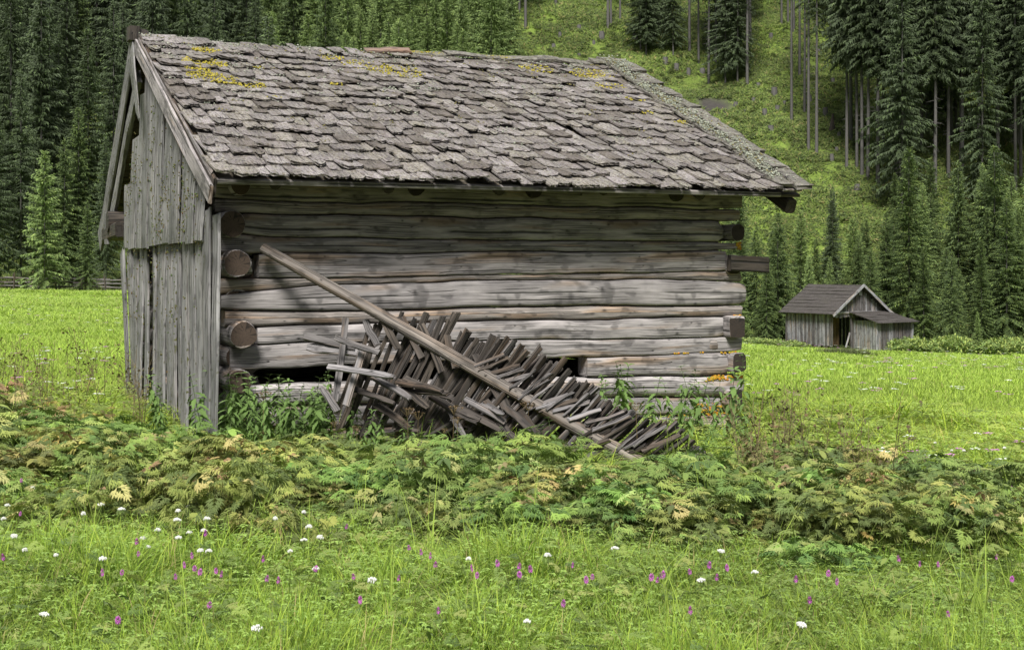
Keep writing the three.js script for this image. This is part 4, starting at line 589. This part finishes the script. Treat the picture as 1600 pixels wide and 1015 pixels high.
  const clump = (seed) => { const q = rng(seed), b = buf(); for (let i = 0; i < 420; i++) { const a = q() * 6.28, l = 0.75 * Math.sqrt(q()), h = 1.0 * Math.sqrt(q()) * (1 - 0.5 * l), kk = 0.7 + 0.6 * q(), c = q() < 0.45 ? [0.3, 0.36, 0.09] : [0.17, 0.25, 0.065]; leafShape(b, V(Math.cos(a) * l, h, Math.sin(a) * l), V(q() - 0.5, q() - 0.3, q() - 0.5), V(q() - 0.5, 1, q() - 0.5).normalize(), 0.14 + 0.14 * q(), 0.04, c.map((v) => v * kk), { teeth: 1, deep: 0 }); } return done(b); };
  const bush = [[], []]; for (let i = 0; i < 170; i++) { const L = r() < 0.25, px = L ? 1140 + 115 * r() : 1412 + 260 * r(), d = (L ? 80 : 75) + 8 * r(), x = (px - 800) / 2200 * d; bush[i % 2].push([M4(x, groundY(x, d) - 0.05, -d, r() * 6.28, 0.8 + 0.5 * r(), 0, 0, (L ? 0.45 : 0.4 + 0.9 * noise(px * 0.04, 3, 65)) * (0.7 + 0.5 * r())), null]); }
  spread('shrubbery', [clump(261), clump(262)], M.leaf, bush, 'leafy bushes and tall herbs along the meadow edge beside the shed', 'shrubbery');
  const hs = [[], []]; for (let i = 0; i < 330; i++) { const p = standAt(790 + 560 * r(), 10 + 300 * r(), 88); if (!p || -p[2] < edge(p[0]) + 2 || scar(p[0], -p[2]) > 0.3) continue; const g = 0.3 + 0.35 * r(); hs[i % 2].push([M4(p[0], p[1] - 0.05, p[2], r() * 6.28, 0.25 + 0.4 * r() * r(), 0, 0, 0.3 + 0.45 * r() * r()), rgb(g, g, g * 1.1)]); }
  spread('hillside_shrubs', [clump(263), clump(264)], M.leaf, hs, 'dark low shrubs dotted over the cleared slope', 'shrubs');
  const tl = []; for (let i = 0; i < 260; i++) { const p = at(1320 + 45 * (r() + r() - 1), 563 + 5 * (r() - 0.5), 60), d = 58 + 3 * r(), x = p.x / 60 * d; tl.push([M4(x, groundY(x, d), -d, r() * 6, 1 + r(), 0, 0, 0.9 + 0.6 * r()), cols([0.55, 0.5, 0.9], 0.6 + 0.5 * r())]); }
  tag(instances('sedge', tuftGeo(252, 10, 0.4, 0.2, 0.02, 2), M.grass, tl), 'dark patch of taller sedge in the meadow before the shed', 'sedge');
  // distant meadow flowers
  const dot = (c, n) => { const b = buf(), q = rng(n); stalk(b, V(0, 0, 0), V(0, 0.34, 0), 0.003, [0.12, 0.18, 0.03]); for (let i = 0; i < 7; i++) { const a = q() * 6.28, l = 0.03 * Math.sqrt(q()), p = V(Math.cos(a) * l, 0.34 + 0.01 * q(), Math.sin(a) * l); leafShape(b, p, V(Math.cos(a), 0.4, Math.sin(a)), V(0, 1, 0), 0.03, 0.014, c, { teeth: 1, deep: 0 }); } return done(b); };
  for (const [name, c, num, label] of [['white_meadow_flowers', [0.6, 0.62, 0.55], 750, 'small white flower heads scattered over the far meadow'], ['pink_meadow_flowers', [0.42, 0.16, 0.37], 600, 'small pink flower heads scattered over the far meadow']]) { const l = []; for (let i = 0; i < num; i++) { const d = 11 * Math.pow(85 / 11, r()), x = (r() * 2 - 1) * d * 0.45; if (inBarn(x, d) || strip(x, d) > 0.3 || fbm(x * 0.3 + 9, d * 0.2, 66, 2) < 0.42) continue; l.push([M4(x, groundY(x, d), -d, r() * 6, 0.8 + 0.5 * r() + d * 0.012, 0, 0, 0.7 + 0.5 * r()), null]); } tag(instances(name, dot(c, 260), M.petals, l), label, 'wild flowers'); }
}
function copies(name, label, category, group, build, spots, r) { let first; spots.forEach(([p, k, turn, ky = k, lean = 0], i) => { let o; if (!first || i < build.length) { o = thing(name, label, category, group); build[i](o); first = first || []; first.push(o); } else { o = first[i % first.length].clone(); o.name = numbered(name); scene.add(o); } o.position.set(...p); o.rotation.set(lean * Math.sin(turn * 9), turn, lean * Math.cos(turn * 13)); o.scale.set(k, ky, k); }); }
{
  const r = rng(67);
  // nettles along the foot of the wall
  const nettle = (seed) => (o) => { const q = rng(seed), s = buf(), l = buf(), H = 0.8, lean = (q() - 0.5) * 0.25; stalk(s, V(0, -0.05, 0), V(lean * H, H, 0), 0.004, [0.09, 0.13, 0.04]); for (let i = 0; i < 14; i++) { const f = 0.15 + 0.85 * i / 13, p = V(lean * H * f, H * f, 0), a0 = i * 1.57 + q() * 0.4, L = 0.13 * (i > 10 ? 0.55 : 1) * (0.8 + 0.4 * q()), kk = 0.8 + 0.5 * q(), k = [0.115 * kk, 0.19 * kk, 0.045 * kk]; for (let j = 0; j < (i % 2 ? 3 : 2); j++) { const a = a0 + j * (i % 2 ? 2.1 : 3.14); leafShape(l, p, V(Math.cos(a), i > 10 ? 0.5 : -0.1 - 0.35 * q(), Math.sin(a)), V(0, 1, 0.1), L, L * 0.2, k, { teeth: 4, deep: 0.22, arch: 0.4 }); } } part('stem', done(s), M.leaf, o); part('leaves', done(l), M.leaf, o); };
  const spots = []; const add = (x0, x1, y0, y1, n, k0, k1) => { for (let i = 0; i < n; i++) { const px = lerp(x0, x1, (i + r()) / n), p = standAt(px, lerp(y0, y1, r())); if (p && !inBarn(p[0], -p[2])) { const k = lerp(k0, k1, r()); spots.push([p, k * (0.75 + 0.4 * r()), r() * 6.28, k, 0.28]); } } };
  add(305, 520, 692, 728, 58, 0.4, 1.0); add(340, 520, 692, 712, 28, 0.35, 0.95); add(500, 620, 712, 735, 14, 0.4, 0.8); add(620, 800, 735, 752, 8, 0.3, 0.6); add(800, 930, 742, 760, 6, 0.4, 0.75); add(925, 1165, 690, 712, 22, 0.6, 1.15); add(1040, 1180, 715, 735, 8, 0.4, 0.8); add(236, 262, 690, 700, 4, 0.5, 0.8);
  copies('nettle_plant', 'leafy green nettle growing at the foot of the log barn and fallen fence', 'nettle', 'nettles along the barn wall', [1, 2, 3, 4].map((i) => nettle(300 + i)), spots, r);
  // dried umbels before the fence
  const umbel = (seed) => (o) => { const q = rng(seed), s = buf(), k = [0.2, 0.15, 0.07]; stalk(s, V(0, -0.05, 0), V(0.03, 0.6, 0), 0.004, k); for (let i = 0; i < 16; i++) { const a = q() * 6.28, l = 0.09 * Math.sqrt(q()), e = V(0.03 + Math.cos(a) * l, 0.68 - l * 0.3, Math.sin(a) * l); stalk(s, V(0.03, 0.6, 0), e, 0.002, k); for (let j = 0; j < 4; j++) leafShape(s, e, V(q() - 0.5, 0.4, q() - 0.5), V(0, 1, 0), 0.022, 0.008, [0.17, 0.115, 0.06], { teeth: 1 }); } part('seed_head', done(s), M.leaf, o); };
  const us = [[410, 720], [425, 725], [520, 735], [560, 740], [650, 748], [690, 742], [715, 738], [832, 735], [822, 740], [925, 735], [975, 738], [998, 742], [640, 745], [705, 752], [300, 640]].map(([x, y]) => [standAt(x, y), 0.55 + 0.35 * r(), r() * 6]);
  copies('dry_umbel', 'dried brown umbel stalk in front of the collapsed fence', 'dry flower', 'dried umbels before the fence', [1, 2].map((i) => umbel(320 + i)), us, r);
  const blob = (b, c, s, k, q) => { const g = new THREE.OctahedronGeometry(1, 0).attributes.position, t = new THREE.Euler(q() * 6, q() * 6, 0); const v = [...Array(g.count)].map((_, i) => V(g.getX(i), g.getY(i), g.getZ(i)).applyEuler(t).multiplyScalar(s).add(c)); for (let i = 0; i < v.length; i += 3) tri(b, v[i], v[i + 1], v[i + 2], k); };
  const yarrow = (seed) => (o) => { const q = rng(seed), s = buf(), h = buf(), t = 0.34; stalk(s, V(0, -0.03, 0), V(0.02, t - 0.05, 0), 0.0025, [0.13, 0.19, 0.05]); for (let i = 0; i < 30; i++) { const a = i * 2.4, l = 0.038 * Math.sqrt(i / 30), e = V(0.02 + Math.cos(a) * l, t - l * l * 6 + 0.004 * q(), Math.sin(a) * l), w = 0.5 + 0.2 * q(); if (i % 5 === 1) continue; if (i % 3 === 0) stalk(s, V(0.02, t - 0.06, 0), e, 0.001, [0.14, 0.19, 0.06]); blob(h, e, 0.0072 + 0.002 * q(), [w, w, w * 0.93], q); } part('stem', done(s), M.leaf, o); part('flower_head', done(h), M.petals, o); };
  const cloverF = (seed) => (o) => { const q = rng(seed), s = buf(), h = buf(), t = 0.26; stalk(s, V(0, -0.03, 0), V(0.015, t, 0), 0.002, [0.12, 0.18, 0.05]); for (let i = 0; i < 46; i++) { const y = 1 - (i + 0.5) / 46 * 1.7, a = i * 2.4, w = Math.sqrt(Math.max(0, 1 - y * y)), d = V(Math.cos(a) * w, y * 0.9, Math.sin(a) * w), k = 0.75 + 0.5 * q(); leafShape(h, V(0.015, t + 0.006, 0).addScaledVector(d, 0.006), d, V(0, 1, 0.3), 0.0135, 0.0035, [0.40 * k, 0.10 * k, 0.36 * k], { teeth: 1, deep: 0 }); } part('stem', done(s), M.leaf, o); part('flower_head', done(h), M.petals, o); };
  const headAt = (px, py, h) => { let d = 5; while (d < 40) { const p = at(px, py, d); if (p.y < groundY(p.x, d) + h) return [p.x, groundY(p.x, d), -d]; d += 0.03; } return [0, 0, 5]; };
  const wh = [[194, 735], [51, 759], [10, 789], [7, 808], [150, 787], [190, 796], [140, 801], [17, 834], [47, 857], [90, 868], [163, 873], [293, 792], [275, 799], [266, 814], [237, 828], [220, 838], [233, 853], [298, 831], [315, 828], [287, 841], [319, 811], [326, 858], [444, 809], [474, 800], [487, 821], [473, 845], [488, 840], [453, 862], [500, 885], [569, 903], [327, 858], [730, 871], [959, 856], [864, 867], [1094, 904], [1178, 895], [1120, 858], [60, 960], [410, 985], [820, 975], [1240, 970], [1210, 735], [1380, 700], [1460, 690], [1490, 702], [1512, 704], [1570, 700]];
  copies('yarrow_flower', 'white flat-topped flower on a thin stalk in the near grass', 'white flower', 'white flowers of the near meadow', [1, 2, 3].map((i) => yarrow(340 + i)), wh.map(([x, y]) => { const k = 0.34 + 0.28 * r(); const ky = 0.72 + 0.25 * r(); return [headAt(x, y, 0.34 * ky), k * 0.82, r() * 6, ky, 0.12]; }), r);
  const pk = [[38, 749], [16, 873], [20, 806], [159, 902], [180, 894], [206, 866], [218, 850], [296, 873], [297, 888], [308, 887], [296, 898], [339, 894], [275, 903], [313, 836], [426, 874], [534, 823], [478, 887], [566, 899], [412, 909], [423, 912], [340, 895], [619, 907], [659, 865], [679, 874], [690, 884], [750, 888], [783, 885], [733, 902], [639, 861], [808, 890], [831, 889], [823, 899], [887, 887], [918, 910], [927, 905], [1003, 904], [1019, 906], [1040, 901], [1049, 892], [1106, 889], [1081, 899], [1130, 905], [1148, 888], [1281, 899], [1236, 911], [1413, 876], [1445, 884], [1474, 886], [1553, 874], [1300, 907], [1570, 907], [1586, 766], [1528, 762], [1553, 755], [190, 970], [330, 945], [560, 940], [690, 960], [880, 945], [1070, 960], [1290, 945], [1480, 960], [1345, 700], [1260, 690], [1400, 745], [1350, 762]];
  copies('clover_flower', 'pink-purple round clover head in the near grass', 'clover flower', 'pink clover heads of the near meadow', [1, 2, 3].map((i) => cloverF(360 + i)), pk.map(([x, y]) => { const k = 0.48 + 0.36 * r(); const ky = 0.9 + 0.3 * r(); return [headAt(x, y, 0.26 * ky), k * 0.8, r() * 6, ky, 0.15]; }), r);
}
renderer.render(scene, camera);
